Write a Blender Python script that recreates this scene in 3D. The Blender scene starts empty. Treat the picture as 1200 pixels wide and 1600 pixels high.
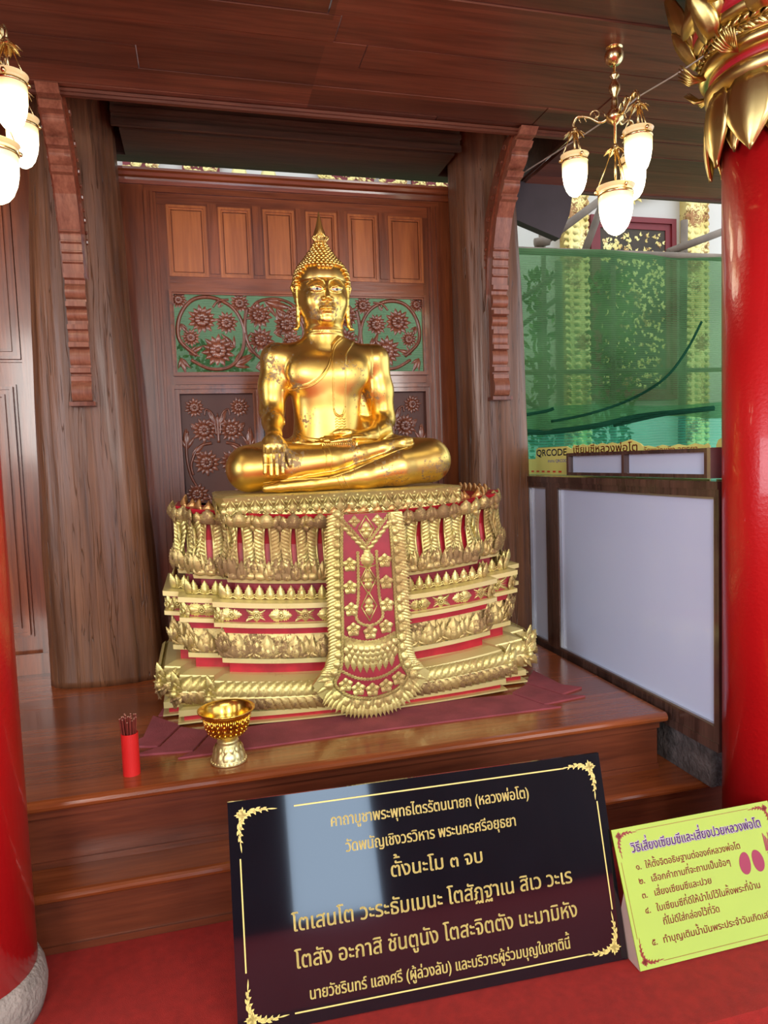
import bpy, math, random
import numpy as np
from mathutils import Vector, Matrix
from mathutils.geometry import delaunay_2d_cdt

random.seed(7)
PI = math.pi
scene = bpy.context.scene
col = scene.collection

# ---------------------------------------------------------------- camera
CAM_H = 1.4
yaw, pitch, roll = math.radians(14.4), math.radians(-4.2), math.radians(2.07)
fwd = Vector((math.sin(yaw) * math.cos(pitch), math.cos(yaw) * math.cos(pitch), math.sin(pitch)))
rt = Vector((math.cos(yaw), -math.sin(yaw), 0))
dn = fwd.cross(rt)
rt2 = math.cos(roll) * rt + math.sin(roll) * dn
dn2 = -math.sin(roll) * rt + math.cos(roll) * dn
cam_data = bpy.data.cameras.new('camera')
cam_data.sensor_fit = 'VERTICAL'
cam_data.sensor_height = 36.0
cam_data.lens = 36.0 * 1100 / 1600
cam_data.clip_start = 0.05
cam = bpy.data.objects.new('camera', cam_data)
col.objects.link(cam)
mw = Matrix.Identity(4)
for i in range(3):
    mw[i][0] = rt2[i]; mw[i][1] = -dn2[i]; mw[i][2] = -fwd[i]
mw.translation = Vector((0, 0, CAM_H))
cam.matrix_world = mw
scene.camera = cam

# ---------------------------------------------------------------- world, exposure
scene.view_settings.view_transform = 'Standard'
scene.view_settings.look = 'None'
scene.view_settings.gamma = 1.0
scene.view_settings.use_curve_mapping = False
scene.view_settings.exposure = 0.45
world = bpy.data.worlds.new('sky')
scene.world = world
world.use_nodes = True
wn = world.node_tree.nodes; wl = world.node_tree.links
bg = wn['Background']
bg.inputs['Color'].default_value = (0.80, 0.90, 1.0, 1)
bg.inputs['Strength'].default_value = 1.6

# ---------------------------------------------------------------- daylight lamps (door and window openings of the hall) and an added fill
def area(name, loc, target, sx, sy, power, color, spread=180):
    l = bpy.data.lights.new(name, 'AREA')
    l.shape = 'RECTANGLE'; l.size = sx; l.size_y = sy
    l.energy = power; l.color = color; l.spread = math.radians(spread)
    o = bpy.data.objects.new(name, l)
    o.location = loc
    d = Vector(target) - Vector(loc)
    o.rotation_euler = d.to_track_quat('-Z', 'Y').to_euler()
    col.objects.link(o)
    return o
area('daylight_door', (0.72, -4.8, 1.30), (0.72, 3, 1.3), 0.95, 2.8, 30, (0.50, 0.72, 1.0))
area('daylight_window', (-1.9, -4.8, 2.55), (0.4, 3, 1.2), 1.8, 1.9, 150, (1.0, 0.95, 0.88))
area('daylight_window', (3.0, -4.8, 2.55), (0.4, 3, 1.2), 1.6, 1.9, 130, (1.0, 0.95, 0.88))
area('daylight_side', (-3.1, 0.2, 1.9), (1.6, 2.2, 0.9), 2.2, 1.8, 50, (0.90, 0.93, 1.0))
area('hall_fill', (0.5, -1.2, 3.9), (0.5, 1.9, 0.9), 2.6, 1.2, 75, (1.0, 0.92, 0.78))  # added warm fill light under the hall ceiling, not a fixture of the hall

# ---------------------------------------------------------------- tagging helpers
def tag(o, label=None, cat=None, group=None, kind=None):
    if label: o['label'] = label
    if cat: o['category'] = cat
    if group: o['group'] = group
    if kind: o['kind'] = kind
    return o

def thing(name, loc, label, cat, group=None):
    o = bpy.data.objects.new(name, None)
    o.empty_display_size = 0.05
    o.location = loc
    col.objects.link(o)
    return tag(o, label, cat, group)

def world_loc(o):
    p = Vector((0, 0, 0))
    while o is not None:
        p = p + o.location
        o = o.parent
    return p

# ---------------------------------------------------------------- mesh builder (world coordinates)
class MB:
    def __init__(self):
        self.v = []; self.f = []; self.mi = []; self.cur = 0
    def add(self, vs, fs):
        b = len(self.v)
        self.v.extend(vs)
        for f in fs:
            self.f.append([b + i for i in f]); self.mi.append(self.cur)
        return self
    def box(self, x0, x1, y0, y1, z0, z1):
        v = [(x0,y0,z0),(x1,y0,z0),(x1,y1,z0),(x0,y1,z0),(x0,y0,z1),(x1,y0,z1),(x1,y1,z1),(x0,y1,z1)]
        return self.add(v, [(0,3,2,1),(4,5,6,7),(0,1,5,4),(1,2,6,5),(2,3,7,6),(3,0,4,7)])
    def prism(self, poly, d0, d1, axis=1):
        """polygon of 2-D points extruded along axis (1: points are x,z; 0: y,z; 2: x,y)"""
        n = len(poly)
        def P(p, d):
            return (p[0], d, p[1]) if axis == 1 else ((d, p[0], p[1]) if axis == 0 else (p[0], p[1], d))
        v = [P(p, d0) for p in poly] + [P(p, d1) for p in poly]
        f = [tuple(range(n))[::-1], tuple(range(n, 2*n))]
        f += [(i, (i+1) % n, n + (i+1) % n, n + i) for i in range(n)]
        return self.add(v, f)
    def lathe(self, prof, c, seg=32, a0=0, a1=2*PI, sx=1, sy=1):
        full = abs(a1 - a0 - 2*PI) < 1e-6
        m = seg if full else seg + 1
        v = []
        for r, z in prof:
            for k in range(m):
                a = a0 + (a1 - a0) * k / seg
                v.append((c[0] + r*math.cos(a)*sx, c[1] + r*math.sin(a)*sy, c[2] + z))
        f = []
        for i in range(len(prof)-1):
            for k in range(seg):
                k2 = (k+1) % m
                f.append((i*m+k, i*m+k2, (i+1)*m+k2, (i+1)*m+k))
        if full:
            if prof[0][0] > 1e-5: f.append(tuple(range(m))[::-1])
            if prof[-1][0] > 1e-5: f.append(tuple((len(prof)-1)*m + k for k in range(m)))
        return self.add(v, f)
    def tube(self, pts, r, seg=8, closed=False, flat=1.0):
        pts = [Vector(p) for p in pts]
        n = len(pts)
        rr = r if isinstance(r, (list, tuple)) else [r]*n
        up = None; v = []
        for i, p in enumerate(pts):
            t = (pts[(i+1) % n] if (closed or i < n-1) else p) - (pts[i-1] if (closed or i > 0) else p)
            if t.length < 1e-9: t = Vector((0,0,1))
            t.normalize()
            if up is None:
                up = Vector((0,1,0)) if abs(t.y) < .9 else Vector((1,0,0))
            a = t.cross(up)
            if a.length < 1e-6: a = t.orthogonal()
            a.normalize(); b = t.cross(a); b.normalize(); up = -b if b.dot(up) < 0 else b
            for k in range(seg):
                w = 2*PI*k/seg
                q = p + a*(math.cos(w)*rr[i]) + b*(math.sin(w)*rr[i]*flat)
                v.append(tuple(q))
        f = []
        for i in range(n if closed else n-1):
            j = (i+1) % n
            for k in range(seg):
                k2 = (k+1) % seg
                f.append((i*seg+k, i*seg+k2, j*seg+k2, j*seg+k))
        if not closed:
            f.append(tuple(range(seg))[::-1]); f.append(tuple((n-1)*seg+k for k in range(seg)))
        return self.add(v, f)
    def ball(self, c, r, seg=10, rings=6, sc=(1,1,1), R=None):
        v = []; f = []
        for i in range(rings+1):
            th = PI*i/rings
            for k in range(seg):
                a = 2*PI*k/seg
                p = Vector((math.sin(th)*math.cos(a)*r*sc[0], math.sin(th)*math.sin(a)*r*sc[1], math.cos(th)*r*sc[2]))
                if R is not None: p = R @ p
                v.append((c[0]+p.x, c[1]+p.y, c[2]+p.z))
        for i in range(rings):
            for k in range(seg):
                k2 = (k+1) % seg
                f.append((i*seg+k, (i+1)*seg+k, (i+1)*seg+k2, i*seg+k2))
        return self.add(v, f)
    def petal(self, o, u, v, n, w, h, t=.3, shape='lotus', curl=0.0, bend=0.0, back=0.0, cols=5):
        """carved leaf: o foot, u across, v along, n outward; t relative bulge, curl throws the tip outward"""
        S = SERR.get(shape, SHAPES[shape]) if (SERR_ON[0] and cols >= 3 and max(w, h) > .02) else SHAPES[shape]
        o = Vector(o); u = Vector(u).normalized(); v = Vector(v).normalized(); n = Vector(n).normalized()
        vs = []; fs = []
        for ri, (s, fw) in enumerate(S):
            gz = 1.0 if len(S) < 9 or ri % 2 else .62
            for c in range(cols):
                a = -1 + 2*c/(cols-1)
                x = a*fw*w/2
                g = math.sin(PI*min(1, .12 + s*.85))
                d = t*w*g*(1 - abs(a)**1.6)
                if abs(a) > .2 and abs(a) < .8: d *= .72
                if c != (cols-1)//2: d *= gz
                d += curl*h*s*s
                vs.append(tuple(o + u*(x + bend*h*s*s) + v*(h*s) + n*d))
        R = len(S)
        for i in range(R-1):
            for c in range(cols-1):
                q = i*cols+c
                fs.append((q, q+1, q+1+cols, q+cols))
        if back > 0:
            b = len(vs)
            vs += [tuple(Vector(p) - n*back) for p in vs]
            fs += [tuple(b+i for i in q[::-1]) for q in list(fs)]
            rim = [i*cols for i in range(R)] + [(R-1)*cols + c for c in range(1, cols)] + [i*cols+cols-1 for i in range(R-2, -1, -1)] + [c for c in range(cols-2, 0, -1)]
            for i in range(len(rim)):
                p, q = rim[i], rim[(i+1) % len(rim)]
                fs.append((q, p, b+p, b+q))
        return self.add(vs, fs)
    def build(self, name, mat, parent=None, smooth=False, origin=None, label=None, recalc=True):
        if parent is not None:
            org = world_loc(parent)
        elif origin is not None:
            org = Vector(origin)
        else:
            a = np.array(self.v)
            org = Vector(((a[:,0].min()+a[:,0].max())/2, (a[:,1].min()+a[:,1].max())/2, a[:,2].min()))
        a = np.array(self.v, dtype=float) - np.array(org)
        me = bpy.data.meshes.new(name)
        me.from_pydata([tuple(p) for p in a.tolist()], [], self.f)
        mats = mat if isinstance(mat, (list, tuple)) else [mat]
        for m in mats: me.materials.append(m)
        if len(mats) > 1: me.polygons.foreach_set('material_index', self.mi)
        if smooth: me.polygons.foreach_set('use_smooth', [True]*len(me.polygons))
        me.update()
        if recalc:
            import bmesh
            b = bmesh.new(); b.from_mesh(me); bmesh.ops.recalc_face_normals(b, faces=b.faces); b.to_mesh(me); b.free()
        o = bpy.data.objects.new(name, me)
        col.objects.link(o)
        if parent is not None: o.parent = parent
        else: o.location = org
        if label: o['label'] = label
        return o

SHAPES = {
    'lotus': [(0,.55),(.15,.88),(.35,1.0),(.58,.84),(.78,.5),(.91,.2),(1,.0)],
    'leaf':  [(0,.12),(.15,.55),(.38,1.0),(.6,.86),(.8,.48),(1,.0)],
    'drop':  [(0,.2),(.2,.75),(.45,1.0),(.7,.8),(.9,.35),(1,.0)],
    'ogee':  [(0,.8),(.2,1.0),(.4,.9),(.55,.6),(.7,.36),(.85,.17),(1,0)],
    'strap': [(0,.9),(.3,1.0),(.7,.95),(.9,.6),(1,.1)],
}

SERR_ON = [False]
SERR = {}
for _k, _S in SHAPES.items():
    if _k == 'strap': continue
    _L = []
    for _i in range(13):
        _s = _i/12
        for (_a, _b), (_c, _d) in zip(_S, _S[1:]):
            if _s <= _c + 1e-9:
                _f = _b + (_d-_b)*(_s-_a)/(_c-_a); break
        _L.append((_s, _f*(1.08 if _i % 2 else .86) if 0 < _i < 12 else _f))
    SERR[_k] = _L
def lerp(a, b, t): return a + (b-a)*t
def interp(x, tab):
    if x <= tab[0][0]: return tab[0][1]
    for (a, b), (c, d) in zip(tab, tab[1:]):
        if x <= c: return b + (d-b)*(x-a)/(c-a)
    return tab[-1][1]
def catmull(P, n=8, closed=False):
    P = [Vector(p) for p in P]; out = []
    m = len(P)
    for i in range(m if closed else m-1):
        if closed: p0, p1, p2, p3 = P[i-1], P[i], P[(i+1) % m], P[(i+2) % m]
        else: p0, p1, p2, p3 = P[max(i-1,0)], P[i], P[i+1], P[min(i+2,m-1)]
        for k in range(n):
            t = k/n
            out.append(0.5*((2*p1) + (p2-p0)*t + (2*p0-5*p1+4*p2-p3)*t*t + (3*p1-p0-3*p2+p3)*t**3))
    if not closed: out.append(P[-1])
    return out

# ---------------------------------------------------------------- materials
def srgb(r, g, b):
    def f(c):
        c /= 255.0
        return c/12.92 if c <= .04045 else ((c+.055)/1.055)**2.4
    return (f(r), f(g), f(b), 1)

def new_mat(name):
    m = bpy.data.materials.new(name); m.use_nodes = True
    return m, m.node_tree.nodes, m.node_tree.links, m.node_tree.nodes['Principled BSDF']

def plain(name, c, rough=.5, metal=0, coat=0, var=.12, scale=8, bump=0, bscale=60, emit=None, estr=0):
    m, N, L, B = new_mat(name)
    tc = N.new('ShaderNodeTexCoord')
    nz = N.new('ShaderNodeTexNoise'); nz.inputs['Scale'].default_value = scale; nz.inputs['Detail'].default_value = 5
    L.new(tc.outputs['Object'], nz.inputs['Vector'])
    rp = N.new('ShaderNodeValToRGB')
    rp.color_ramp.elements[0].position = .3; rp.color_ramp.elements[1].position = .7
    rp.color_ramp.elements[0].color = tuple(x*(1-var) for x in c[:3]) + (1,)
    rp.color_ramp.elements[1].color = tuple(min(1, x*(1+var)) for x in c[:3]) + (1,)
    L.new(nz.outputs['Fac'], rp.inputs['Fac']); L.new(rp.outputs['Color'], B.inputs['Base Color'])
    B.inputs['Roughness'].default_value = rough; B.inputs['Metallic'].default_value = metal
    B.inputs['Coat Weight'].default_value = coat
    if bump:
        nb = N.new('ShaderNodeTexNoise'); nb.inputs['Scale'].default_value = bscale; nb.inputs['Detail'].default_value = 3
        L.new(tc.outputs['Object'], nb.inputs['Vector'])
        bp = N.new('ShaderNodeBump'); bp.inputs['Strength'].default_value = bump; bp.inputs['Distance'].default_value = .01
        L.new(nb.outputs['Fac'], bp.inputs['Height']); L.new(bp.outputs['Normal'], B.inputs['Normal'])
    if emit:
        B.inputs['Emission Color'].default_value = emit; B.inputs['Emission Strength'].default_value = estr
    return m

def wood(name, dark, light, axis='z', rough=.3, coat=.3, grain=1.0, bump=.08, tile=None, cracks=0):
    m, N, L, B = new_mat(name)
    tc = N.new('ShaderNodeTexCoord')
    mp = N.new('ShaderNodeMapping')
    s = {'x': (.6, 9, 9), 'y': (9, .6, 9), 'z': (9, 9, .6)}[axis]
    mp.inputs['Scale'].default_value = tuple(q*grain for q in s)
    L.new(tc.outputs['Object'], mp.inputs['Vector'])
    n1 = N.new('ShaderNodeTexNoise'); n1.inputs['Scale'].default_value = 1.6; n1.inputs['Detail'].default_value = 7
    n1.inputs['Distortion'].default_value = .8; n1.inputs['Roughness'].default_value = .6
    L.new(mp.outputs['Vector'], n1.inputs['Vector'])
    n2 = N.new('ShaderNodeTexNoise'); n2.inputs['Scale'].default_value = 9; n2.inputs['Detail'].default_value = 4
    L.new(mp.outputs['Vector'], n2.inputs['Vector'])
    mx = N.new('ShaderNodeMath'); mx.operation = 'MULTIPLY_ADD'; mx.inputs[1].default_value = .35
    L.new(n2.outputs['Fac'], mx.inputs[0])
    ml = N.new('ShaderNodeMath'); ml.operation = 'MULTIPLY'; ml.inputs[1].default_value = .7
    L.new(n1.outputs['Fac'], ml.inputs[0]); L.new(ml.outputs[0], mx.inputs[2])
    rp = N.new('ShaderNodeValToRGB')
    rp.color_ramp.elements[0].position = .36; rp.color_ramp.elements[1].position = .66
    rp.color_ramp.elements[0].color = dark; rp.color_ramp.elements[1].color = light
    L.new(mx.outputs[0], rp.inputs['Fac'])
    out = rp.outputs['Color']; hgt = mx.outputs[0]
    if tile:
        # board-to-board tone differences: tile = (board size x, y, z) in metres
        mp2 = N.new('ShaderNodeMapping'); mp2.inputs['Scale'].default_value = tuple(1/q for q in tile)
        L.new(tc.outputs['Object'], mp2.inputs['Vector'])
        fl = N.new('ShaderNodeVectorMath'); fl.operation = 'FLOOR'; L.new(mp2.outputs['Vector'], fl.inputs[0])
        wnz = N.new('ShaderNodeTexWhiteNoise'); L.new(fl.outputs[0], wnz.inputs['Vector'])
        mr = N.new('ShaderNodeMapRange'); mr.inputs['To Min'].default_value = .66; mr.inputs['To Max'].default_value = 1.3
        L.new(wnz.outputs['Value'], mr.inputs['Value'])
        mm = N.new('ShaderNodeVectorMath'); mm.operation = 'SCALE'
        L.new(out, mm.inputs[0]); L.new(mr.outputs[0], mm.inputs['Scale']); out = mm.outputs[0]
    if cracks:
        mp3 = N.new('ShaderNodeMapping'); mp3.inputs['Scale'].default_value = (24, 24, .8)
        L.new(tc.outputs['Object'], mp3.inputs['Vector'])
        n4 = N.new('ShaderNodeTexNoise'); n4.inputs['Scale'].default_value = 1.4; n4.inputs['Detail'].default_value = 3; n4.inputs['Distortion'].default_value = .5
        L.new(mp3.outputs['Vector'], n4.inputs['Vector'])
        sb = N.new('ShaderNodeMath'); sb.operation = 'SUBTRACT'; sb.inputs[1].default_value = .5; L.new(n4.outputs['Fac'], sb.inputs[0])
        ab = N.new('ShaderNodeMath'); ab.operation = 'ABSOLUTE'; L.new(sb.outputs[0], ab.inputs[0])
        cr = N.new('ShaderNodeMapRange'); cr.inputs['From Min'].default_value = 0; cr.inputs['From Max'].default_value = .012
        cr.inputs['To Min'].default_value = 1-cracks; cr.inputs['To Max'].default_value = 1
        L.new(ab.outputs[0], cr.inputs['Value'])
        mm = N.new('ShaderNodeVectorMath'); mm.operation = 'SCALE'
        L.new(out, mm.inputs[0]); L.new(cr.outputs[0], mm.inputs['Scale']); out = mm.outputs[0]
        ad = N.new('ShaderNodeMath'); ad.operation = 'ADD'; L.new(cr.outputs[0], ad.inputs[0]); L.new(hgt, ad.inputs[1]); hgt = ad.outputs[0]
    L.new(out, B.inputs['Base Color'])
    B.inputs['Roughness'].default_value = rough; B.inputs['Coat Weight'].default_value = coat; B.inputs['Coat Roughness'].default_value = .12
    bp = N.new('ShaderNodeBump'); bp.inputs['Strength'].default_value = bump; bp.inputs['Distance'].default_value = .02
    L.new(hgt, bp.inputs['Height']); L.new(bp.outputs['Normal'], B.inputs['Normal'])
    return m

def gold(name, c1, c2, spot, rough=.25, metal=1.0, spots=.0, bump=0.0, scale=14, thr=.62):
    m, N, L, B = new_mat(name)
    tc = N.new('ShaderNodeTexCoord')
    n1 = N.new('ShaderNodeTexNoise'); n1.inputs['Scale'].default_value = scale*.4; n1.inputs['Detail'].default_value = 4
    L.new(tc.outputs['Object'], n1.inputs['Vector'])
    rp = N.new('ShaderNodeValToRGB'); rp.color_ramp.elements[0].position = .35; rp.color_ramp.elements[1].position = .65
    rp.color_ramp.elements[0].color = c1; rp.color_ramp.elements[1].color = c2
    L.new(n1.outputs['Fac'], rp.inputs['Fac'])
    n2 = N.new('ShaderNodeTexNoise'); n2.inputs['Scale'].default_value = scale*6; n2.inputs['Detail'].default_value = 6; n2.inputs['Roughness'].default_value = .7
    n3 = N.new('ShaderNodeTexNoise'); n3.inputs['Scale'].default_value = scale*.55; n3.inputs['Detail'].default_value = 2
    L.new(tc.outputs['Object'], n2.inputs['Vector']); L.new(tc.outputs['Object'], n3.inputs['Vector'])
    ad = N.new('ShaderNodeMath'); ad.operation = 'MULTIPLY_ADD'; ad.inputs[1].default_value = .55
    L.new(n3.outputs['Fac'], ad.inputs[0]); 
    m5 = N.new('ShaderNodeMath'); m5.operation = 'MULTIPLY'; m5.inputs[1].default_value = .5; L.new(n2.outputs['Fac'], m5.inputs[0])
    L.new(m5.outputs[0], ad.inputs[2])
    mr = N.new('ShaderNodeMapRange'); mr.inputs['From Min'].default_value = thr; mr.inputs['From Max'].default_value = thr+.03
    mr.inputs['To Max'].default_value = spots
    L.new(ad.outputs[0], mr.inputs['Value'])
    mx = N.new('ShaderNodeMix'); mx.data_type = 'RGBA'
    L.new(mr.outputs[0], mx.inputs['Factor']); L.new(rp.outputs['Color'], mx.inputs[6]); mx.inputs[7].default_value = spot
    L.new(mx.outputs[2], B.inputs['Base Color'])
    B.inputs['Metallic'].default_value = metal
    ra = N.new('ShaderNodeMapRange'); ra.inputs['To Min'].default_value = rough; ra.inputs['To Max'].default_value = min(1, rough+.35)
    L.new(mr.outputs[0], ra.inputs['Value']); L.new(ra.outputs[0], B.inputs['Roughness'])
    if bump:
        bp = N.new('ShaderNodeBump'); bp.inputs['Strength'].default_value = bump; bp.inputs['Distance'].default_value = .004
        L.new(n2.outputs['Fac'], bp.inputs['Height']); L.new(bp.outputs['Normal'], B.inputs['Normal'])
    return m

M = {}
M['ceiling'] = wood('ceiling_board_wood', srgb(86,44,30), srgb(128,72,50), 'x', rough=.42, coat=.15, tile=(2.3,.147,50))
M['lintel'] = wood('dark_lintel_wood', srgb(62,44,32), srgb(98,70,52), 'x', rough=.5, coat=.1)
M['trunk'] = wood('weathered_trunk_wood', srgb(76,46,28), srgb(136,90,60), 'z', rough=.42, coat=.1, grain=.6, bump=.5, cracks=.45)
M['screen'] = wood('varnished_teak', srgb(94,44,22), srgb(146,76,40), 'z', rough=.3, coat=.5)
M['screen_h'] = wood('varnished_teak_rail', srgb(96,44,22), srgb(150,78,42), 'x', rough=.3, coat=.5)
M['panel'] = wood('light_teak_panel', srgb(138,70,34), srgb(184,106,54), 'z', rough=.32, coat=.4)
M['carving'] = wood('carved_teak', srgb(96,48,32), srgb(148,84,58), 'z', rough=.3, coat=.35, grain=2)
M['carving_ground'] = plain('carving_ground_wood', srgb(88,46,34), rough=.5, var=.12)
M['bracket'] = wood('bracket_teak', srgb(118,66,48), srgb(166,106,80), 'z', rough=.32, coat=.4, grain=1.5)
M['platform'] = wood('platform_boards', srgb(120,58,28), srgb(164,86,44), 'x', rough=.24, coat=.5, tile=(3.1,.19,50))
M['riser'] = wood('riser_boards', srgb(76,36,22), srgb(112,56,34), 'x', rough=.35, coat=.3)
M['carpet'] = plain('red_carpet', srgb(160,32,24), rough=.95, var=.14, scale=40, bump=.6, bscale=500)
M['mat'] = plain('maroon_felt', srgb(142,66,74), rough=.9, var=.22, scale=9, bump=.3, bscale=200)
M['red_column'] = plain('red_lacquer', srgb(186,20,24), rough=.32, coat=.35, var=.05, scale=4, bump=.12, bscale=90)
M['red_paint'] = plain('red_paint', srgb(176,30,44), rough=.4, var=.22, scale=18)
M['maroon_paint'] = plain('maroon_paint', srgb(150,34,48), rough=.45, var=.2, scale=18)
M['stone'] = plain('grey_stone', srgb(150,140,132), rough=.85, var=.2, scale=25, bump=.8, bscale=80)
M['statue'] = gold('polished_gold_leaf', (0.86,.57,.12,1), (.95,.67,.19,1), (.34,.24,.16,1), rough=.34, spots=.85, scale=12, thr=.603)
M['statue_hair'] = gold('gold_curls', (0.80,.52,.13,1), (.95,.68,.24,1), (.4,.26,.1,1), rough=.32, spots=.3, scale=20)
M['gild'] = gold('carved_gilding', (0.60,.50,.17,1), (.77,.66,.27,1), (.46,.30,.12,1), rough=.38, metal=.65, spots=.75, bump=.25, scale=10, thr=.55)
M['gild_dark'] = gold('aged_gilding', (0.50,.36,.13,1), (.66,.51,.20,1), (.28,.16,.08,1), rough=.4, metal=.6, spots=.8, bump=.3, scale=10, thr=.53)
M['ledge'] = gold('pale_gold_paint', (0.70,.60,.23,1), (.80,.69,.32,1), (.55,.44,.2,1), rough=.4, metal=.45, spots=.4, scale=8)
M['capital'] = gold('column_gold', (0.62,.45,.15,1), (.80,.60,.24,1), (.4,.28,.1,1), rough=.3, spots=.35, bump=.1, scale=4)
M['brass'] = gold('brass', (0.8,.6,.28,1), (.9,.7,.36,1), (.5,.35,.15,1), rough=.25, spots=.3, scale=10)
M['bowl'] = gold('bowl_gold', (0.85,.55,.08,1), (.95,.66,.16,1), (.5,.3,.08,1), rough=.22, spots=.3, scale=30)
M['bowl_foot'] = gold('bowl_foot_gold', (0.7,.6,.25,1), (.8,.7,.35,1), (.5,.4,.15,1), rough=.35, metal=.8, spots=.3, scale=30)
# ================================================================ SETTING
ZP = 0.422; ZS = 0.20
def struct(mb, name, mat, smooth=False, parent=None):
    o = mb.build(name, mat, parent, smooth)
    if parent is None: o['kind'] = 'structure'
    return o

struct(MB().box(-3.2, 4.2, 1.386, 3.9, -.16, 0), 'floor', M['carpet'])
M['hall_carpet'] = plain('hall_carpet', srgb(190, 34, 32), rough=.95, var=.1, scale=30, bump=.5, bscale=400)
struct(MB().box(-3.2, 4.2, -5, 1.386, -.2, -.16), 'floor_hall', M['hall_carpet'])

def nosing(mb, x0, x1, yf, yb, z1, t, r=.016):
    prof = [(yb, z1-t), (yb, z1)]
    for k in range(7):
        a = PI/2 + PI*k/6
        prof.append((yf + t/2 + math.cos(a)*t/2, z1 - t/2 + math.sin(a)*t/2))
    mb.prism(prof, x0, x1, axis=0)
b = MB()
nosing(b, -1.9, 1.635, 2.222, 3.92, ZP, .036)
plat = b.build('platform', M['platform']); plat['kind'] = 'structure'
b = MB().box(-1.9, 1.615, 2.262, 3.9, .001, ZP-.0365); b.box(-1.9, 1.618, 2.250, 2.262, ZP-.062, ZP-.0365)
b.box(-1.9, 1.615, 2.253, 2.262, ZS+.0005, ZS+.02)
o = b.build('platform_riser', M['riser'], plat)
b = MB(); nosing(b, -1.9, 1.86, 2.108, 2.2615, ZS, .032)
b.box(1.6155, 1.86, 2.2615, 3.2, ZS-.032, ZS)
stp = b.build('step', M['platform']); stp['kind'] = 'structure'
b = MB().box(-1.9, 1.84, 2.148, 2.26, .001, ZS-.0325); b.box(-1.9, 1.842, 2.138, 2.148, ZS-.056, ZS-.0325)
b.box(-1.9, 1.84, 2.141, 2.148, .001, .022)
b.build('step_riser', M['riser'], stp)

# ceiling boards over the shrine, with thin gaps
rng = random.Random(3)
b = MB()
y = .3; 
while y < 3.0:
    y2 = min(y + .147, 3.0)
    x = -3.2 - rng.random()*1.5
    while x < 4.2:
        L_ = 1.5 + rng.random()*1.6
        xe = min(x+L_, 4.2)
        dz = rng.random()*.006
        if xe > -3.2: b.box(max(x, -3.2), xe-.004, y, y2-.005, 2.85+dz, 2.872)
        x += L_
    y = y2
struct(b, 'ceiling', M['ceiling'])
b = MB()
y = 3.003
while y < 3.62:
    b.box(1.76, 4.2, y, min(y+.15, 3.62)-.003, 2.85 + rng.random()*.003, 2.872); y += .15
struct(b, 'ceiling_right', M['ceiling'])
b = MB().box(-3.2, 1.76, 3.0, 3.02, 2.835, 3.14)
b.box(-3.2, 1.76, 2.985, 3.0, 2.828, 2.849); b.box(-3.2, 1.76, 2.975, 3.003, 2.838, 2.849)
struct(b, 'trim_1', M['ceiling'])
struct(MB().box(-3.2, 1.76, 3.0, 3.9, 3.14, 3.2), 'ceiling_upper', M['lintel'])
struct(MB().box(1.74, 1.76, 3.021, 3.62, 2.873, 3.14), 'trim_2', M['lintel'])
struct(MB().box(1.76, 4.2, 3.62, 3.64, 2.84, 3.0), 'trim_3', M['lintel'])
# lintel over the screen
b = MB().box(-.27, 1.30, 3.4001, 3.6599, 2.897, 3.139); b.box(-.55, 1.65, 3.66, 3.74, 2.897, 3.139)
b.box(-.30, 1.32, 3.37, 3.40, 2.93, 3.10); b.box(-.30, 1.32, 3.352, 3.37, 2.897, 2.925); b.box(-.30, 1.32, 3.35, 3.37, 2.955, 2.975)
struct(b, 'trim_lintel', M['lintel'])
b = MB()
b.prism([(1.66, 2.86), (1.66, 2.672), (1.96, 2.571), (2.02, 2.70), (2.05, 2.86)], 3.56, 3.615)
struct(b, 'trim_eave', plain('dark_eave_board', srgb(70, 62, 66), rough=.5))

# hall behind the camera
M['hall_wall'] = wood('hall_wall_wood', srgb(58, 30, 22), srgb(96, 54, 38), 'z', rough=.4, coat=.2)
def wall_with_gaps(y, gaps, zt):
    b = MB(); x = -3.2
    for g0, g1, z0, z1 in gaps:
        b.box(x, g0, y, y+.12, -.16, zt)
        if z0 > -.15: b.box(g0, g1, y, y+.12, -.16, z0)
        b.box(g0, g1, y, y+.12, z1, zt)
        x = g1
    b.box(x, 4.2, y, y+.12, -.16, zt)
    return b
struct(wall_with_gaps(-5.0, [(-2.8, -1.0, 1.6, 3.5), (.24, 1.20, -.1, 2.7), (2.2, 3.8, 1.6, 3.5)], 4.0), 'wall_front', M['hall_wall'])
b = MB().box(-3.3, -3.2, -5, -.95, -.2, 4.0); b.box(-3.3, -3.2, 1.35, 4.0, -.2, 4.0); b.box(-3.3, -3.2, -.95, 1.35, -.2, .95); b.box(-3.3, -3.2, -.95, 1.35, 2.85, 4.0)
struct(b, 'wall_left', M['hall_wall'])
struct(MB().box(-3.2, 4.2, -5, .3, 4.0, 4.1), 'ceiling_hall', M['ceiling'])
struct(MB().box(-3.2, 4.2, .28, .3, 2.84, 4.0), 'trim_fascia', M['ceiling'])

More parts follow.
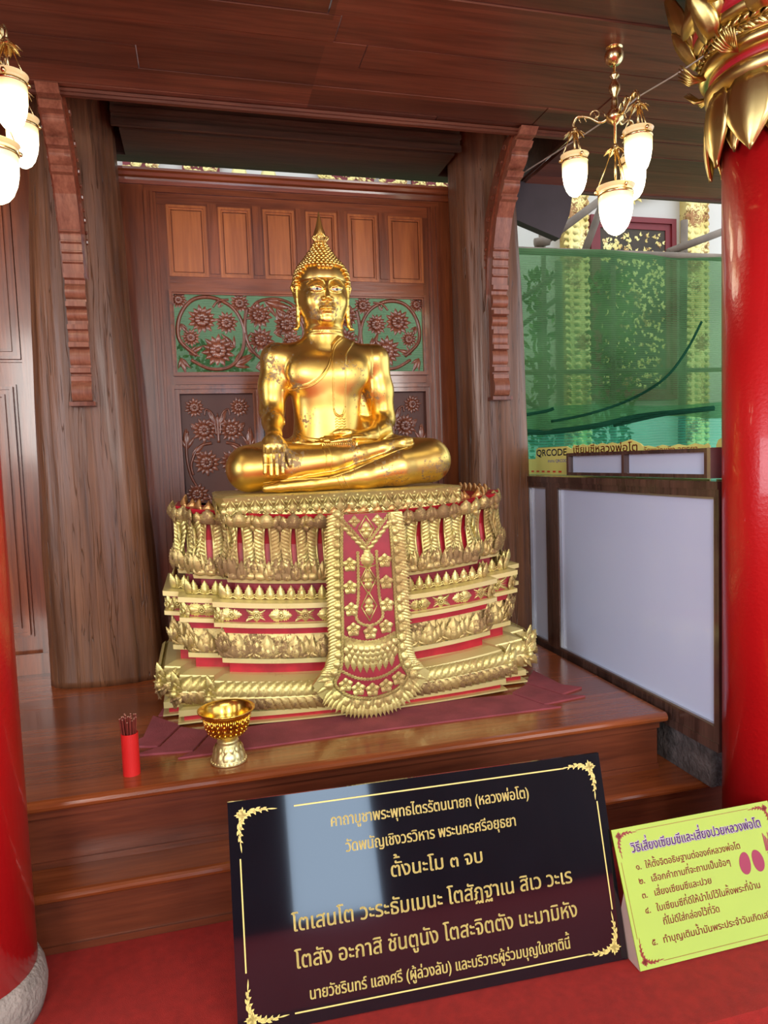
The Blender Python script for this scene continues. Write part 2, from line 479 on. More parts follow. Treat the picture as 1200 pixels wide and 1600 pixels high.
# panelled wall to the left of the tree-trunk post
b = MB().box(-3.2, -.55, 3.74, 3.86, ZP, 3.14)
wb = struct(b, 'wall_back', M['screen'])
b = MB()
def frame_strips(b, x0, x1, z0, z1, y, widths):
    """mitred moulding: nested rectangular rings; widths = [(width, depth out from y)]"""
    for w, d in widths:
        o = [(x0,z0),(x1,z0),(x1,z1),(x0,z1)]; i = [(x0+w,z0+w),(x1-w,z0+w),(x1-w,z1-w),(x0+w,z1-w)]
        for k in range(4):
            k2 = (k+1) % 4
            a, c, e, f = o[k], o[k2], i[k2], i[k]
            b.prism([a, c, e, f], y-d, y)
        x0 += w; x1 -= w; z0 += w; z1 -= w
frame_strips(b, -1.9, -.835, .60, 1.825, 3.74, [(.012,.012),(.014,.03),(.022,.02),(.012,.034),(.012,.012)])
frame_strips(b, -1.9, -.79, 1.93, 2.80, 3.74, [(.012,.012),(.014,.03),(.022,.02),(.012,.03)])
b.build('moulding', M['screen'], wb)
b = MB().box(-.795, -.60, 3.70, 3.74, ZP, 3.1); b.box(-3.2, -.6, 3.69, 3.6999, ZP, ZP+.1)
b.build('stile', M['screen'], wb)

# ---------------------------------------------------------------- tree-trunk posts
def trunk(cx, cy, tab, z0, z1, label, seed):
    rr = random.Random(seed)
    seg, rows = 72, 90
    ph = [rr.random()*6.28 for _ in range(12)]
    v = []; f = []
    for i in range(rows+1):
        z = z0 + (z1-z0)*i/rows
        xl = interp(z, [(a, l) for a, l, r in tab]); xr = interp(z, [(a, r) for a, l, r in tab])
        c, w = (xl+xr)/2, (xr-xl)/2
        for k in range(seg):
            a = 2*PI*k/seg
            d = 1 + .02*math.sin(3*a+ph[0]+z*.9) + .014*math.sin(7*a+ph[1]+z*1.3) + .010*math.sin(13*a+ph[2]-z*1.7) + .008*math.sin(21*a+ph[3]+z*2.2)
            d += .006*math.sin(z*9+ph[4]+2*a)
            ca, sa = math.cos(a), math.sin(a)
            ca = math.copysign(abs(ca)**.8, ca); sa = math.copysign(abs(sa)**.8, sa)
            v.append((c + w*d*ca, cy + .14*d*sa, z))
    for i in range(rows):
        for k in range(seg):
            k2 = (k+1) % seg
            f.append((i*seg+k, i*seg+k2, (i+1)*seg+k2, (i+1)*seg+k))
    f.append(tuple(range(seg))[::-1]); f.append(tuple(rows*seg+k for k in range(seg)))
    b = MB().add(v, f)
    # knots
    o = b.build('wooden_post', M['trunk'], smooth=True)
    return tag(o, label, 'post')
trunk(-.49, 3.495, [(.42,-.715,-.212),(1.0,-.715,-.232),(1.5,-.71,-.256),(2.04,-.70,-.278),(2.6,-.67,-.295),(3.14,-.63,-.31)], ZP, 3.139,
      'broad weathered tree-trunk post left of the teak screen', 5)
trunk(1.53, 3.495, [(.42,1.31,1.70),(1.4,1.328,1.685),(2.3,1.322,1.67),(2.8,1.318,1.645),(3.14,1.315,1.6)], ZP, 3.139,
      'weathered tree-trunk post right of the screen, beside the green netting', 11)

# ---------------------------------------------------------------- carved roof brackets
def bracket(cx, label):
    w = .041
    cy = [(1.69,3.35),(2.0,3.35),(2.2,3.34),(2.4,3.305),(2.55,3.25),(2.7,3.15),(2.80,3.05),(2.85,2.99)]
    root = thing('roof_bracket', (cx, 3.36, 1.69), label, 'bracket', 'carved roof brackets on the posts')
    # moulding bumps measured along z: (z, half height, throw)
    rolls = [(1.745,.045,.030),(1.80,.012,.018),(1.835,.012,.026),(1.895,.034,.012),(1.945,.012,.028),(1.985,.03,.014),(2.02,.012,.028),(2.075,.022,.016),(2.115,.014,.032),
             (2.17,.03,.022),(2.235,.012,.02),(2.29,.006,.012),(2.33,.006,.012),(2.37,.006,.012),(2.41,.006,.012),(2.62,.008,.016),(2.66,.02,.012),(2.705,.012,.024),(2.75,.024,.016),(2.80,.012,.026),(2.835,.014,.03)]
    front = []; back = []
    n = 230
    for i in range(n+1):
        z = 1.70 + (2.848-1.70)*i/n
        y = interp(z, cy)
        bump = 0
        for rz, rh, th in rolls:
            t = abs(z-rz)/rh
            if t < 1: bump = max(bump, th*math.sqrt(max(0, 1-t*t)) if rh > .015 else th)
        front.append((y - .02 - bump, z)); back.append((y + .055, z))
    b = MB()
    L_ = len(front)
    v = []; f = []
    for (yf, z), (yb, _) in zip(front, back):
        v += [(cx-w, yf, z), (cx+w, yf, z), (cx+w, yb, z), (cx-w, yb, z)]
    for i in range(L_-1):
        q = i*4
        for k in range(4):
            f.append((q+k, q+(k+1) % 4, q+4+(k+1) % 4, q+4+k))
    f.append((3,2,1,0)); q = (L_-1)*4; f.append((q,q+1,q+2,q+3))
    b.add(v, f)
    b.build('bracket_body', M['bracket'], root)
    # wide backing board with carved side scrolls
    b = MB(); v = []; f = []
    zz = [1.69 + (2.848-1.69)*i/40 for i in range(41)]
    for z in zz:
        y = interp(z, cy)
        v += [(cx-w-.012, y+.02, z), (cx+w+.012, y+.02, z), (cx+w+.012, y+.12, z), (cx-w-.012, y+.12, z)]
    for i in range(40):
        q = i*4
        for k in range(4): f.append((q+k, q+(k+1) % 4, q+4+(k+1) % 4, q+4+k))
    f.append((3,2,1,0)); f.append((160,161,162,163))
    b.add(v, f)
    b.box(cx-w-.012, cx+w+.012, 3.30, 3.40, 1.682, 1.70)
    for s in (-1, 1):
        for i in range(26):
            z = 1.76 + i*.042; y = interp(z, cy) + .055
            r = .017
            pts = [(cx + s*(w+.014), y + math.cos(t)*r*(1-t/9), z + math.sin(t)*r*(1-t/9)) for t in [q*.7 + (0 if i % 2 else 3.1) for q in range(9)]]
            b.tube(pts, .0042, 5)
    b.build('backing_board', M['carving'], root)
    return root
bracket(1.485, 'carved bracket curving from the right tree-trunk post up to the ceiling')
bracket(-.482, 'carved bracket curving from the left tree-trunk post up to the ceiling')
# ================================================================ WOODEN SCREEN BEHIND THE STATUE
SY = 3.69
def flower(b, cx, cy, cz, r, n=14, rot=0.0, deep=.35, inner=True):
    """carved sunflower facing -Y"""
    N_ = Vector((0,-1,0))
    for k in range(n):
        a = rot + 2*PI*k/n
        v = Vector((math.cos(a), 0, math.sin(a))); u = Vector((-math.sin(a), 0, math.cos(a)))
        L_ = r*(1 if k % 2 else .86)
        b.petal(Vector((cx,cy,cz)) + v*r*.3, u, v + N_*.18, N_ - v*.1, r*.34, L_*.72, t=.28, shape='leaf', cols=3)
    if inner:
        for k in range(9):
            a = rot + .3 + 2*PI*k/9
            v = Vector((math.cos(a), 0, math.sin(a))); u = Vector((-math.sin(a), 0, math.cos(a)))
            b.petal(Vector((cx,cy-.25*r,cz)) + v*r*.14, u, v, N_, r*.32, r*.34, t=.25, shape='strap', cols=3)
    b.ball((cx, cy-.2*r, cz), r*.2, 10, 5, (1, 1.5, 1))
    b.tube([(cx + math.cos(q)*r*.11, cy-.48*r, cz + math.sin(q)*r*.11) for q in [i*2*PI/8 for i in range(8)]], r*.03, 4, closed=True)

def spray(b, x, y, z, ang, L_, n=4, spread=1.0, w=.26):
    for k in range(n):
        a = ang + spread*((k/(n-1))-.5) if n > 1 else ang
        l = L_*(1 - .35*abs((k/(max(1, n-1)))-.5)*2)
        v = Vector((math.cos(a), 0, math.sin(a))); u = Vector((-math.sin(a), 0, math.cos(a)))
        b.petal((x, y, z), u, v, (0,-1,0), l*w, l, t=.3, shape='leaf', cols=3, bend=.12*(1 if k % 2 else -1))

def vine(b, pts, r0, r1, y, n=8):
    P_ = catmull([(p[0], y, p[1]) for p in pts], n)
    m = len(P_)
    b.tube(P_, [lerp(r0, r1, i/(m-1)) for i in range(m)], 6)

root = thing('wooden_screen', (.54, SY, ZP), 'tall varnished teak screen with carved panels behind the golden statue', 'screen')
XL, XR = -.33, 1.40
# outer stiles, rails
for sx, x in ((1, XL), (-1, XR)):
    b = MB(); xa, xb = x, x + sx*(.13 if sx > 0 else .095)
    b.box(min(xa,xb), max(xa,xb), SY, SY+.07, ZP, 2.7749)
    for w0, w1, d in ((0,.014,.014),(.014,.03,.002),(.03,.042,.012),(.042,.056,-.006)):
        ya, yb_ = xb + sx*w0, xb + sx*w1
        b.box(min(ya,yb_), max(ya,yb_), SY-d, SY+.06, ZP, 2.745)
    b.build('stile', M['screen'], root)
for xa, xb in ((-.1435,-.100),(1.2151,1.2485)):
    MB().box(xa, xb, SY+.012, SY+.06, ZP, 2.69).build('inner_stile', M['screen'], root)
for xa, xb, y0, za, zb_ in ((-.1435,1.2485,.012,2.6905,2.745),(-.0999,1.2149,.012,2.275,2.345),(-.0999,1.2149,.012,1.815,1.862),(-.0999,1.2149,.012,ZP,.62),(-.1995,1.3045,.0,2.7455,2.7749)):
    MB().box(xa, xb, SY+y0, SY+.06, za, zb_).build('rail', M['screen_h'], root)
# cornice with stepped profile
b = MB()
prof = [(SY+.09, 2.775),(SY-.012,2.775),(SY-.018,2.79),(SY-.02,2.80),(SY-.034,2.806),(SY-.04,2.82),(SY-.05,2.828),(SY-.052,2.838),(SY-.04,2.842),(SY+.09,2.842)]
b.prism(prof, XL-.03+.0, XR+.02, axis=0)
b.build('cornice', M['screen_h'], root)
# six raised panels
n = 6; px0 = -.10; px1 = 1.218; pw = (px1-px0)/n
b = MB()
for i in range(n+1):
    xc = px0 + pw*i
    wv = .03 if 0 < i < n else .0
    if wv: 
        b.box(xc-wv, xc+wv, SY+.008, SY+.05, 2.345, 2.69)
        b.box(xc-wv+.008, xc+wv-.008, SY-.002, SY+.01, 2.36, 2.70)
b.build('muntin', M['screen'], root)
for i in range(n):
    x0 = px0 + pw*i + (.03 if i else 0); x1 = px0 + pw*(i+1) - (.03 if i < n-1 else 0)
    b = MB()
    z0, z1 = 2.345, 2.69
    frame_strips(b, x0, x1, z0, z1, SY+.028, [(.012,.022),(.008,.012)])
    b.box(x0, x1, SY+.03, SY+.05, z0, z1)
    b.box(x0+.026, x1-.026, SY+.018, SY+.035, z0+.026, z1-.026)
    b.build('raised_panel', M['panel'], root)
# frame mouldings round the fretwork and relief panels
b = MB()
frame_strips(b, -.108, 1.222, 1.855, 2.278, SY+.012, [(.012,.022),(.008,.010)])
b.build('moulding', M['screen_h'], root)
# openwork
b = MB()
yv = SY+.03
FX0, FX1, FZ0, FZ1 = -.09, 1.204, 1.874, 2.26
cxm = (FX0+FX1)/2
def fret(b, mir):
    X = lambda x: (x if not mir else (FX0+FX1)-x)
    def A(a): return a if not mir else PI-a
    c0 = (X(.105), 2.065)
    # big ring
    vine(b, [(X(.01+ .0), 1.96), (X(-.07), 2.04), (X(-.065), 2.15), (X(.0), 2.235), (X(.10), 2.25), (X(.2), 2.2), (X(.25), 2.10), (X(.235), 1.98), (X(.17), 1.905), (X(.07), 1.895), (X(-.02), 1.94)], .011, .009, yv)
    vine(b, [(X(.10), 2.20), (X(.13), 2.232), (X(.18), 2.24)], .006, .006, yv-.01)
    vine(b, [(X(.27), 2.20), (X(.255), 2.10), (X(.28), 2.0), (X(.35), 1.93), (X(.42), 1.9)], .011, .007, yv)
    vine(b, [(X(.28), 2.18), (X(.33), 2.235), (X(.43), 2.25), (X(.52), 2.21), (X(.56), 2.12)], .009, .007, yv)
    vine(b, [(X(.60), 1.88), (X(.55), 1.98), (X(.56), 2.1), (X(.60), 2.2)], .009, .007, yv)
    for x, z, r in ((.045,2.14,.075),(.165,2.125,.06),(.115,1.985,.085),(-.015,2.05,.048),(-.065,2.235,.045),(.235,2.225,.052),(.33,2.165,.07),(.335,2.04,.07),(.47,2.12,.07),(.47,1.97,.07),(.60,2.17,.055),(.62,2.03,.06)):
        flower(b, X(x), yv, z, r, 14, rot=x*9)
    for x, z, a, L_, nn in ((-.07,1.95,-1.2,.09,5),(-.03,1.97,.4,.09,3),(-.06,2.12,-1.1,.07,3),(.19,1.91,.5,.13,4),(.2,2.0,2.2,.1,3),(.36,2.24,-.35,.16,3),(.42,2.2,-.9,.13,3),(.3,1.9,.2,.12,4),(.30,1.97,2.2,.07,3),(.25,2.04,.2,.08,2),(.4,2.08,.1,.1,4),(.53,1.92,.8,.1,4),(.40,1.92,.9,.08,3),(.13,2.2,1.2,.05,3)):
        spray(b, X(x), yv+.004, z, A(a), L_, nn)
fret(b, False); fret(b, True)
b.build('openwork_carving', M['carving'], root, smooth=True)
# relief panels
def relief(x0, x1):
    frame = MB(); frame_strips(frame, x0-.045, x1+.045, .60, 1.812, SY+.014, [(.010,.012),(.012,.026),(.014,.012),(.009,.02)])
    f = frame.build('moulding', M['screen'], root)
    b = MB().box(x0-.01, x1+.01, SY+.03, SY+.05, .63, 1.782)
    g = b.build('carved_panel', M['carving_ground'], root)
    b = MB()
    W = x1-x0; cx = (x0+x1)/2
    for s in (-1, 1):
        X = lambda t: cx + s*t*W/2
        for t, z, r in ((.62,1.70,.052),(.38,1.585,.066),(.36,1.42,.07),(.66,1.26,.06),(.45,1.10,.075),(.55,.9,.07),(.4,.74,.06)):
            flower(b, X(t), SY+.03, z, r, 14, rot=z*5+s)
        vine(b, [(X(.05),1.56),(X(.12),1.66),(X(.3),1.69),(X(.35),1.66)], .006, .004, SY+.026)
        vine(b, [(X(.85),1.58),(X(.9),1.47),(X(.82),1.36),(X(.6),1.28)], .008, .006, SY+.026)
        vine(b, [(X(.2),1.52),(X(.55),1.50),(X(.78),1.42),(X(.75),1.36)], .008, .006, SY+.026)
        vine(b, [(X(.02),.95),(X(.05),1.1),(X(.25),1.22),(X(.45),1.24)], .009, .006, SY+.026)
        spray(b, X(.0), SY+.026, 1.60, PI/2 - s*.5, .11, 4, .8)
        spray(b, X(.88), SY+.026, 1.49, PI/2 + s*.0, .12, 4, .9)
        spray(b, X(.75), SY+.026, 1.46, PI/2 + s*.9, .1, 3, .7)
        spray(b, X(.2), SY+.026, 1.17, PI/2 - s*.2, .1, 3, .5)
        spray(b, X(.1), SY+.026, 1.0, PI/2 - s*1.1, .1, 3, .8)
        spray(b, X(.85), SY+.026, 1.0, PI/2 + s*.2, .1, 4, .8)
        spray(b, X(.75), SY+.026, 1.62, PI/2 + s*2.4, .06, 3, .8)
    vine(b, [(cx,.66),(cx,1.0)], .01, .008, SY+.026)
    vine(b, [(cx,1.52),(cx,1.66)], .008, .005, SY+.026)
    b.build('flower_relief', M['carving'], g, smooth=True)
relief(-.085, .275)
relief(.845, 1.205)
b = MB().box(.33, .79, SY+.014, SY+.05, .60, 1.82); b.box(-.13, 1.25, SY+.052, SY+.06, .42, 1.82)
b.build('centre_board', M['screen'], root)

# ================================================================ RED COLUMNS
def shaft(cx, cy, z0, z1, r=.17): return MB().lathe([(r, 0), (r, (z1-z0))], (cx, cy, z0), 64)
root = thing('red_column', (-.656, 1.94, 0), 'round red lacquered column on a grey stone foot at the left', 'column', 'red lacquered columns')
shaft(-.656, 1.94, .12, 2.849).build('shaft', M['red_column'], root, smooth=True)
b = MB().lathe([(.178,0),(.187,.03),(.191,.06),(.187,.095),(.178,.118),(.173,.126),(.1705,.127)], (-.656,1.94,0), 48)
b.build('stone_foot', M['stone'], root, smooth=True)
cx, cy = 1.78, 1.85
KR, KZ = -.03, .045
root = thing('red_column', (cx, cy, 0), 'round red lacquered column with gilded lotus capital at the right', 'column', 'red lacquered columns')
shaft(cx, cy, .0, 2.50).build('shaft', M['red_column'], root, smooth=True)
cap_ = MB()
prof = [(0.1750,2.4450),(0.2020,2.4650),(0.2180,2.4850),(0.2200,2.5070),(0.2060,2.5230)]
cap_.lathe(prof, (cx,cy,0), 64)
cap_.lathe([(0.2080,2.5370),(0.2320,2.5450),(0.2380,2.5600),(0.2320,2.5730),(0.2200,2.5790)], (cx,cy,0), 64)
cap_.lathe([(0.2220,2.6300),(0.2450,2.6370),(0.2520,2.6550),(0.2420,2.6670)], (cx,cy,0), 64)
cap_.lathe([(0.2500,2.6850),(0.2800,2.6950),(0.2880,2.7150),(0.2800,2.7350),(0.2700,2.849)], (cx,cy,0), 64)
c0 = cap_.build('capital', M['capital'], root, smooth=True)
b = MB().lathe([(0.1700,2.5050),(0.2080,2.5150),(0.2080,2.5450),(0.1700,2.5450)], (cx,cy,0), 64); b.lathe([(0.2200,2.6550),(0.2530,2.6600),(0.2530,2.6950),(0.2200,2.6950)], (cx,cy,0), 64)
b.build('red_groove', M['red_paint'], c0, smooth=True)
b = MB().lathe([(0.2150,2.5750),(0.2270,2.5800),(0.2270,2.6350),(0.2150,2.6350)], (cx,cy,0), 64)
for k in range(48):
    a = 2*PI*k/48
    for s in (-1, 1):
        c = Vector((cx+math.cos(a)*.232, cy+math.sin(a)*.232, 2.606 + s*.013))
        t = Vector((-math.sin(a), math.cos(a), 0))
        b.tube([c - t*.017 - Vector((0,0,s*.011)), c, c + t*.017 + Vector((0,0,s*.011))], [.003,.009,.003], 6)
b.build('braided_band', M['capital'], c0, smooth=True)
for ring, (n, r, z, w, h, off, curl) in enumerate(((10,.222,2.435,.105,.20,.5,.10),(10,.242,2.435,.150,.22,0,.14))):
    for k in range(n):
        a = 2*PI*(k+off)/n + 2.9
        nrm = Vector((math.cos(a), math.sin(a), 0)); u = Vector((-math.sin(a), math.cos(a), 0))
        b = MB(); b.petal(Vector((cx,cy,z+KZ)) + nrm*(r+KR-.006), u, Vector((0,0,-1)) + nrm*.05, nrm, w, h, t=.12, shape='lotus', curl=-curl*.6+.04, back=.008, cols=7)
        b.build('hanging_petal', M['capital'], c0, smooth=True)
for k in range(9):
    a = 2*PI*k/9 + 3.05
    nrm = Vector((math.cos(a), math.sin(a), 0)); u = Vector((-math.sin(a), math.cos(a), 0))
    b = MB(); b.petal(Vector((cx,cy,2.645)) + nrm*.245, u, Vector((0,0,1)) + nrm*.1, nrm, .155, .235, t=.3, shape='lotus', curl=.30, back=.008, cols=7)
    b.petal(Vector((cx,cy,2.615)) + nrm*.24, u, Vector((0,0,1)) + nrm*.25, nrm, .10, .14, t=.35, shape='lotus', curl=.3, back=.006, cols=7)
    b.build('lotus_petal', M['capital'], c0, smooth=True)
for k in range(9):
    a = 2*PI*(k+.5)/9 + 3.05
    nrm = Vector((math.cos(a), math.sin(a), 0)); tt = Vector((-math.sin(a), math.cos(a), 0))
    b = MB()
    for j in range(-4, 5):
        d = (nrm*1.0 + Vector((0,0,.5 - abs(j)*.08)) + tt*j*.13).normalized()
        p = Vector((cx,cy,2.545)) + nrm*.22
        b.tube([p, p + d*.05 + Vector((0,0,-.01)), p + d*.085 + Vector((0,0,.012))], [.006,.005,.001], 5)
    b.build('gilded_tuft', M['capital'], c0, smooth=True)
# ================================================================ CHANDELIERS
def shade_mat():
    m, N, L, B = new_mat('lit_frosted_glass')
    tc = N.new('ShaderNodeTexCoord'); sp = N.new('ShaderNodeSeparateXYZ')
    L.new(tc.outputs['Generated'], sp.inputs[0])
    rp = N.new('ShaderNodeValToRGB')
    e = rp.color_ramp.elements
    e[0].position = 0; e[0].color = (1.0, .93, .70, 1)
    e[1].position = 1; e[1].color = (.50, .30, .07, 1)
    q = e.new(.5); q.color = (1.0, .90, .60, 1)
    q = e.new(.78); q.color = (.85, .56, .18, 1)
    L.new(sp.outputs['Z'], rp.inputs['Fac'])
    st = N.new('ShaderNodeMapRange'); st.inputs['From Min'].default_value = .45; st.inputs['From Max'].default_value = .85
    st.inputs['To Min'].default_value = 4.5; st.inputs['To Max'].default_value = .5
    L.new(sp.outputs['Z'], st.inputs['Value'])
    L.new(rp.outputs['Color'], B.inputs['Emission Color']); L.new(st.outputs[0], B.inputs['Emission Strength'])
    B.inputs['Base Color'].default_value = (.8,.7,.5,1); B.inputs['Roughness'].default_value = .2
    return m
M['lamp_glass'] = shade_mat()
M['rim_glass'] = plain('glass_rim', srgb(235,200,140), rough=.15, var=.05, emit=(1,.75,.4,1), estr=.25)

def lamp(root, x, y, zb, zr, r, zc):
    """shade from rim zr down to zb, radius r, floral cap at zc"""
    h = zr - zb
    prof = [(0,0),(r*.22,h*.015),(r*.46,h*.07),(r*.68,h*.17),(r*.86,h*.33),(r*.96,h*.52),(r*.99,h*.75),(r*.97,h*.95)]
    sh = MB().lathe(prof, (x,y,zb), 28).build('lamp_shade', M['lamp_glass'], root, smooth=True)
    MB().lathe([(r*.98,h*.93),(r*1.02,h*.97),(r*1.09,h*.995),(r*1.10,h*1.005),(r*1.0,h*1.012),(r*.95,h*.98)], (x,y,zb), 28).build('glass_rim', M['rim_glass'], sh, smooth=True)
    b = MB()
    b.lathe([(r*1.02,h*.82),(r*1.03,h*.85),(r*1.0,h*.88)], (x,y,zb), 28)
    for k in range(3):
        a = k*2*PI/3 + .5
        p = (x+math.cos(a)*r*1.1, y+math.sin(a)*r*1.1, zr-.012)
        b.tube([(x+math.cos(a)*.012, y+math.sin(a)*.012, zc), p], .0022, 5)
        b.ball(p, .008, 6, 4)
    b.tube([(x,y,zc), (x,y,zr+.01)], .0045, 6)
    b.lathe([(.0,.022),(.012,.02),(.012,.0),(.0,-.004)], (x,y,zr), 12)
    b.build('hanger', M['brass'], root, smooth=True)
    b = MB()
    for k in range(8):
        a = k*2*PI/8
        n_ = Vector((math.cos(a), math.sin(a), 0)); u = Vector((-math.sin(a), math.cos(a), 0))
        b.petal(Vector((x,y,zc+.012)) + n_*.005, u, n_ + Vector((0,0,-.35)), Vector((0,0,1)), .022, .038, t=.15, shape='leaf', curl=-.25, back=.002, cols=3)
    b.ball((x,y,zc+.014), .011, 8, 5)
    b.build('floral_cap', M['brass'], root, smooth=True)

def chandelier(x, y, angs, label):
    root = thing('chandelier', (x, y, 2.85), label, 'chandelier', 'brass chandeliers with frosted glass lamps')
    b = MB()
    b.ball((x,y,2.820), .034, 18, 12); b.lathe([(.03,-.003),(.03,.0)], (x,y,2.85), 16)
    b.build('canopy', M['brass'], root, smooth=True)
    b = MB()
    b.lathe([(.005,2.79),(.005,2.765),(.016,2.758),(.018,2.75),(.008,2.742),(.009,2.735),(.021,2.715),(.02,2.70),(.009,2.68),(.011,2.668),(.013,2.66),(.011,2.655),(.014,2.648),(.012,2.64),(.020,2.634),(.026,2.625),(.033,2.612),(.030,2.598),(.016,2.588),(.005,2.58),(.0045,2.50)], (x,y,0), 20)
    b.build('stem', M['brass'], root, smooth=True)
    for a in angs:
        dx, dy = math.cos(a), math.sin(a)
        P_ = catmull([(x+dx*.02, y+dy*.02, 2.612), (x+dx*.05, y+dy*.05, 2.600), (x+dx*.09, y+dy*.09, 2.625), (x+dx*.13, y+dy*.13, 2.635), (x+dx*.146, y+dy*.146, 2.615), (x+dx*.143, y+dy*.143, 2.59)], 6)
        b = MB(); b.tube(P_, .0055, 8)
        for t in (.03,.06,.10,.12):
            b.petal((x+dx*t, y+dy*t, 2.612), (-dy,dx,0), (dx*.4,dy*.4,1), (-dx,-dy,0), .012, .03, t=.3, shape='leaf', back=.002, cols=3)
        b.tube([(x+dx*(.07+.016*math.cos(q)), y+dy*(.07+.016*math.cos(q)), 2.632+.014*math.sin(q)) for q in [i*.6 for i in range(9)]], .003, 5)
        b.build('arm', M['brass'], root, smooth=True)
        lamp(root, x+dx*.143, y+dy*.143, 2.35, 2.50, .047, 2.578)
    lamp(root, x, y, 2.192, 2.362, .062, 2.493)
    return root
c1_ = (1.518, 2.343)
chandelier(c1_[0], c1_[1], [math.atan2(.08,-.115), math.atan2(-.151,-.003), math.atan2(.07,.119)], 'brass chandelier with four lit glass lamps beside the right column')
chandelier(-.533, 2.341, [math.atan2(-.09,.055), math.atan2(.14,.052), PI+.15], 'brass chandelier with lit glass lamps cut off by the left edge')
# supply cable strung across to the chandelier
b = MB()
P_ = catmull([(1.555,1.78,2.585),(1.57,2.05,2.62),(1.593,2.3,2.669),(1.55,2.32,2.64),(1.54,2.6,2.66),(1.553,3.15,2.735)], 8)
b.tube(P_, .0028, 6)
tag(b.build('cable', plain('white_cable', srgb(190,180,170), rough=.5), smooth=True), 'thin white cable strung from the gilded capital past the chandelier', 'cable')
# ================================================================ MAROON FELT MAT AND PEDESTAL
XC = .585
b = MB()
zz = ZP + .006
def slab(poly, z0, z1): b.prism(poly, z0, z1, axis=2)
# boards of the cloth-covered lotus foot, each a pointed plank on the platform
for s in (-1, 1):
    X = lambda t: XC + s*t
    slab([(X(0),2.42),(X(.712),2.41),(X(.655),2.455),(X(.60),2.60),(X(0),2.66)], ZP, zz)
    slab([(X(.665),2.455),(X(.86),2.485),(X(.775),2.53),(X(.71),2.70),(X(.605),2.62)], ZP, zz+.001)
    slab([(X(.785),2.535),(X(.90),2.58),(X(.84),2.64),(X(.82),2.86),(X(.715),2.72)], ZP, zz+.002)
slab([(XC-.80,2.86),(XC+.72,2.86),(XC+.72,3.33),(XC-.72,3.33)], ZP, zz)
mat_o = b.build('felt_mat', M['mat'])
tag(mat_o, 'maroon cloth mat with pointed corners under the gilded pedestal', 'mat')

ZB = ZP + .009
ped = thing('pedestal', (XC, 3.1, ZB), 'tiered red and gold carved pedestal carrying the golden statue', 'pedestal')
YBK = 3.33
def path(o):
    A, B_, C_ = .595+o, .72+o, .78+o
    ya, yb, yc = 2.645-o, 2.715-o, 2.83-o
    return [(-C_,YBK),(-C_,yc),(-B_,yc),(-B_,yb),(-A,yb),(-A,ya),(A,ya),(A,yb),(B_,yb),(B_,yc),(C_,yc),(C_,YBK)]
def sag(x, z):
    r = max(0, min(1, (z-.435)/.12)); r = r*r*(3-2*r)
    return z + .034*min((x/.58)**2, 2.3)*r
def bow(x, o): return -.045*max(0, 1 - (x/(.595+o))**2)
def ring(o, z, nf=18):
    P_ = path(o); out = []
    for i, p in enumerate(P_):
        q = P_[(i+1) % len(P_)]
        n_ = nf if (i == 5 or i == 11) else (6 if i in (0, 10) else 2)
        for k in range(n_):
            t = k/n_
            x, y = lerp(p[0], q[0], t), lerp(p[1], q[1], t)
            if i == 5: y += bow(x, o)
            out.append((XC+x, y, sag(x, z)))
    return out
def tier(levels, name, mat, parent=ped, smooth=False):
    b = MB(); rings = [ring(o, z) for z, o in levels]; n = len(rings[0])
    v = [p for r in rings for p in r]; f = []
    for i in range(len(rings)-1):
        for k in range(n):
            k2 = (k+1) % n
            f.append((i*n+k, i*n+k2, (i+1)*n+k2, (i+1)*n+k))
    f.append(tuple(range(n))[::-1]); f.append(tuple((len(rings)-1)*n+k for k in range(n)))
    b.add(v, f)
    return b.build(name, mat, parent, smooth)
def segs(o, back=False):
    """visible faces of a tier: start, end, outward normal (2-D, relative x)"""
    P_ = path(o)
    out = []
    for i in range(len(P_)-1):
        p, q = Vector(P_[i]), Vector(P_[i+1])
        d = (q-p).normalized(); out.append((p, q, Vector((d.y, -d.x)) if True else None))
    return out
def spots(o, period, z, skip=None):
    """motif places along the faces: (foot point, across, outward, width)"""
    out = []
    for p, q, n_ in segs(o):
        L_ = (q-p).length
        m = max(1, round(L_/period)); w = L_/m
        for k in range(m):
            c = p + (q-p)*((k+.5)/m)
            if skip and abs(c.x) < skip and abs(n_.y) > .5: continue
            # sag slope keeps motifs in line with the ledges
            d = (q-p).normalized()
            z0, z1 = sag(c.x - d.x*.02, z), sag(c.x + d.x*.02, z)
            u = Vector((d.x, d.y, (z1-z0)/.04)).normalized()
            if q.x - p.x > .8:
                c = Vector((c.x, c.y + bow(c.x, o)))
            out.append((Vector((XC+c.x, c.y, sag(c.x, z))), u, Vector((n_.x, n_.y, 0)), w))
    return out
def corners(o, z):
    P_ = path(o); out = []
    for i in (1, 3, 5, 6, 8, 10):
        p = P_[i]; sx = -1 if p[0] < 0 else 1
        out.append((Vector((XC+p[0], p[1], sag(p[0], z))), Vector((.7071, .7071*sx, 0)) if sx > 0 else Vector((.7071, -.7071, 0)), Vector((sx*.7071, -.7071, 0))))
    return out
UP = Vector((0,0,1))
tier([(ZB,0),(ZB+.006,0),(ZB+.007,-.01)], 'ledge', M['ledge'])
tier([(ZB+.007,-.022),(.455,-.022)], 'plinth', M['red_paint'])
tier([(.454,-.02),(.456,-.004),(.472,-.004),(.477,-.02)], 'ledge', M['ledge'])
g = tier([(.476,-.035),(.486,-.012),(.518,.014),(.545,.000),(.566,-.02)], 'garland_band', M['ledge'])
tier([(.562,-.014),(.568,-.016),(.571,-.024),(.583,-.056),(.585,-.070)], 'ledge', M['ledge'])
tier([(.582,-.076),(.628,-.076)], 'recess', M['red_paint'])
tier([(.627,-.07),(.628,-.05),(.646,-.05),(.651,-.07)], 'ledge', M['ledge'])
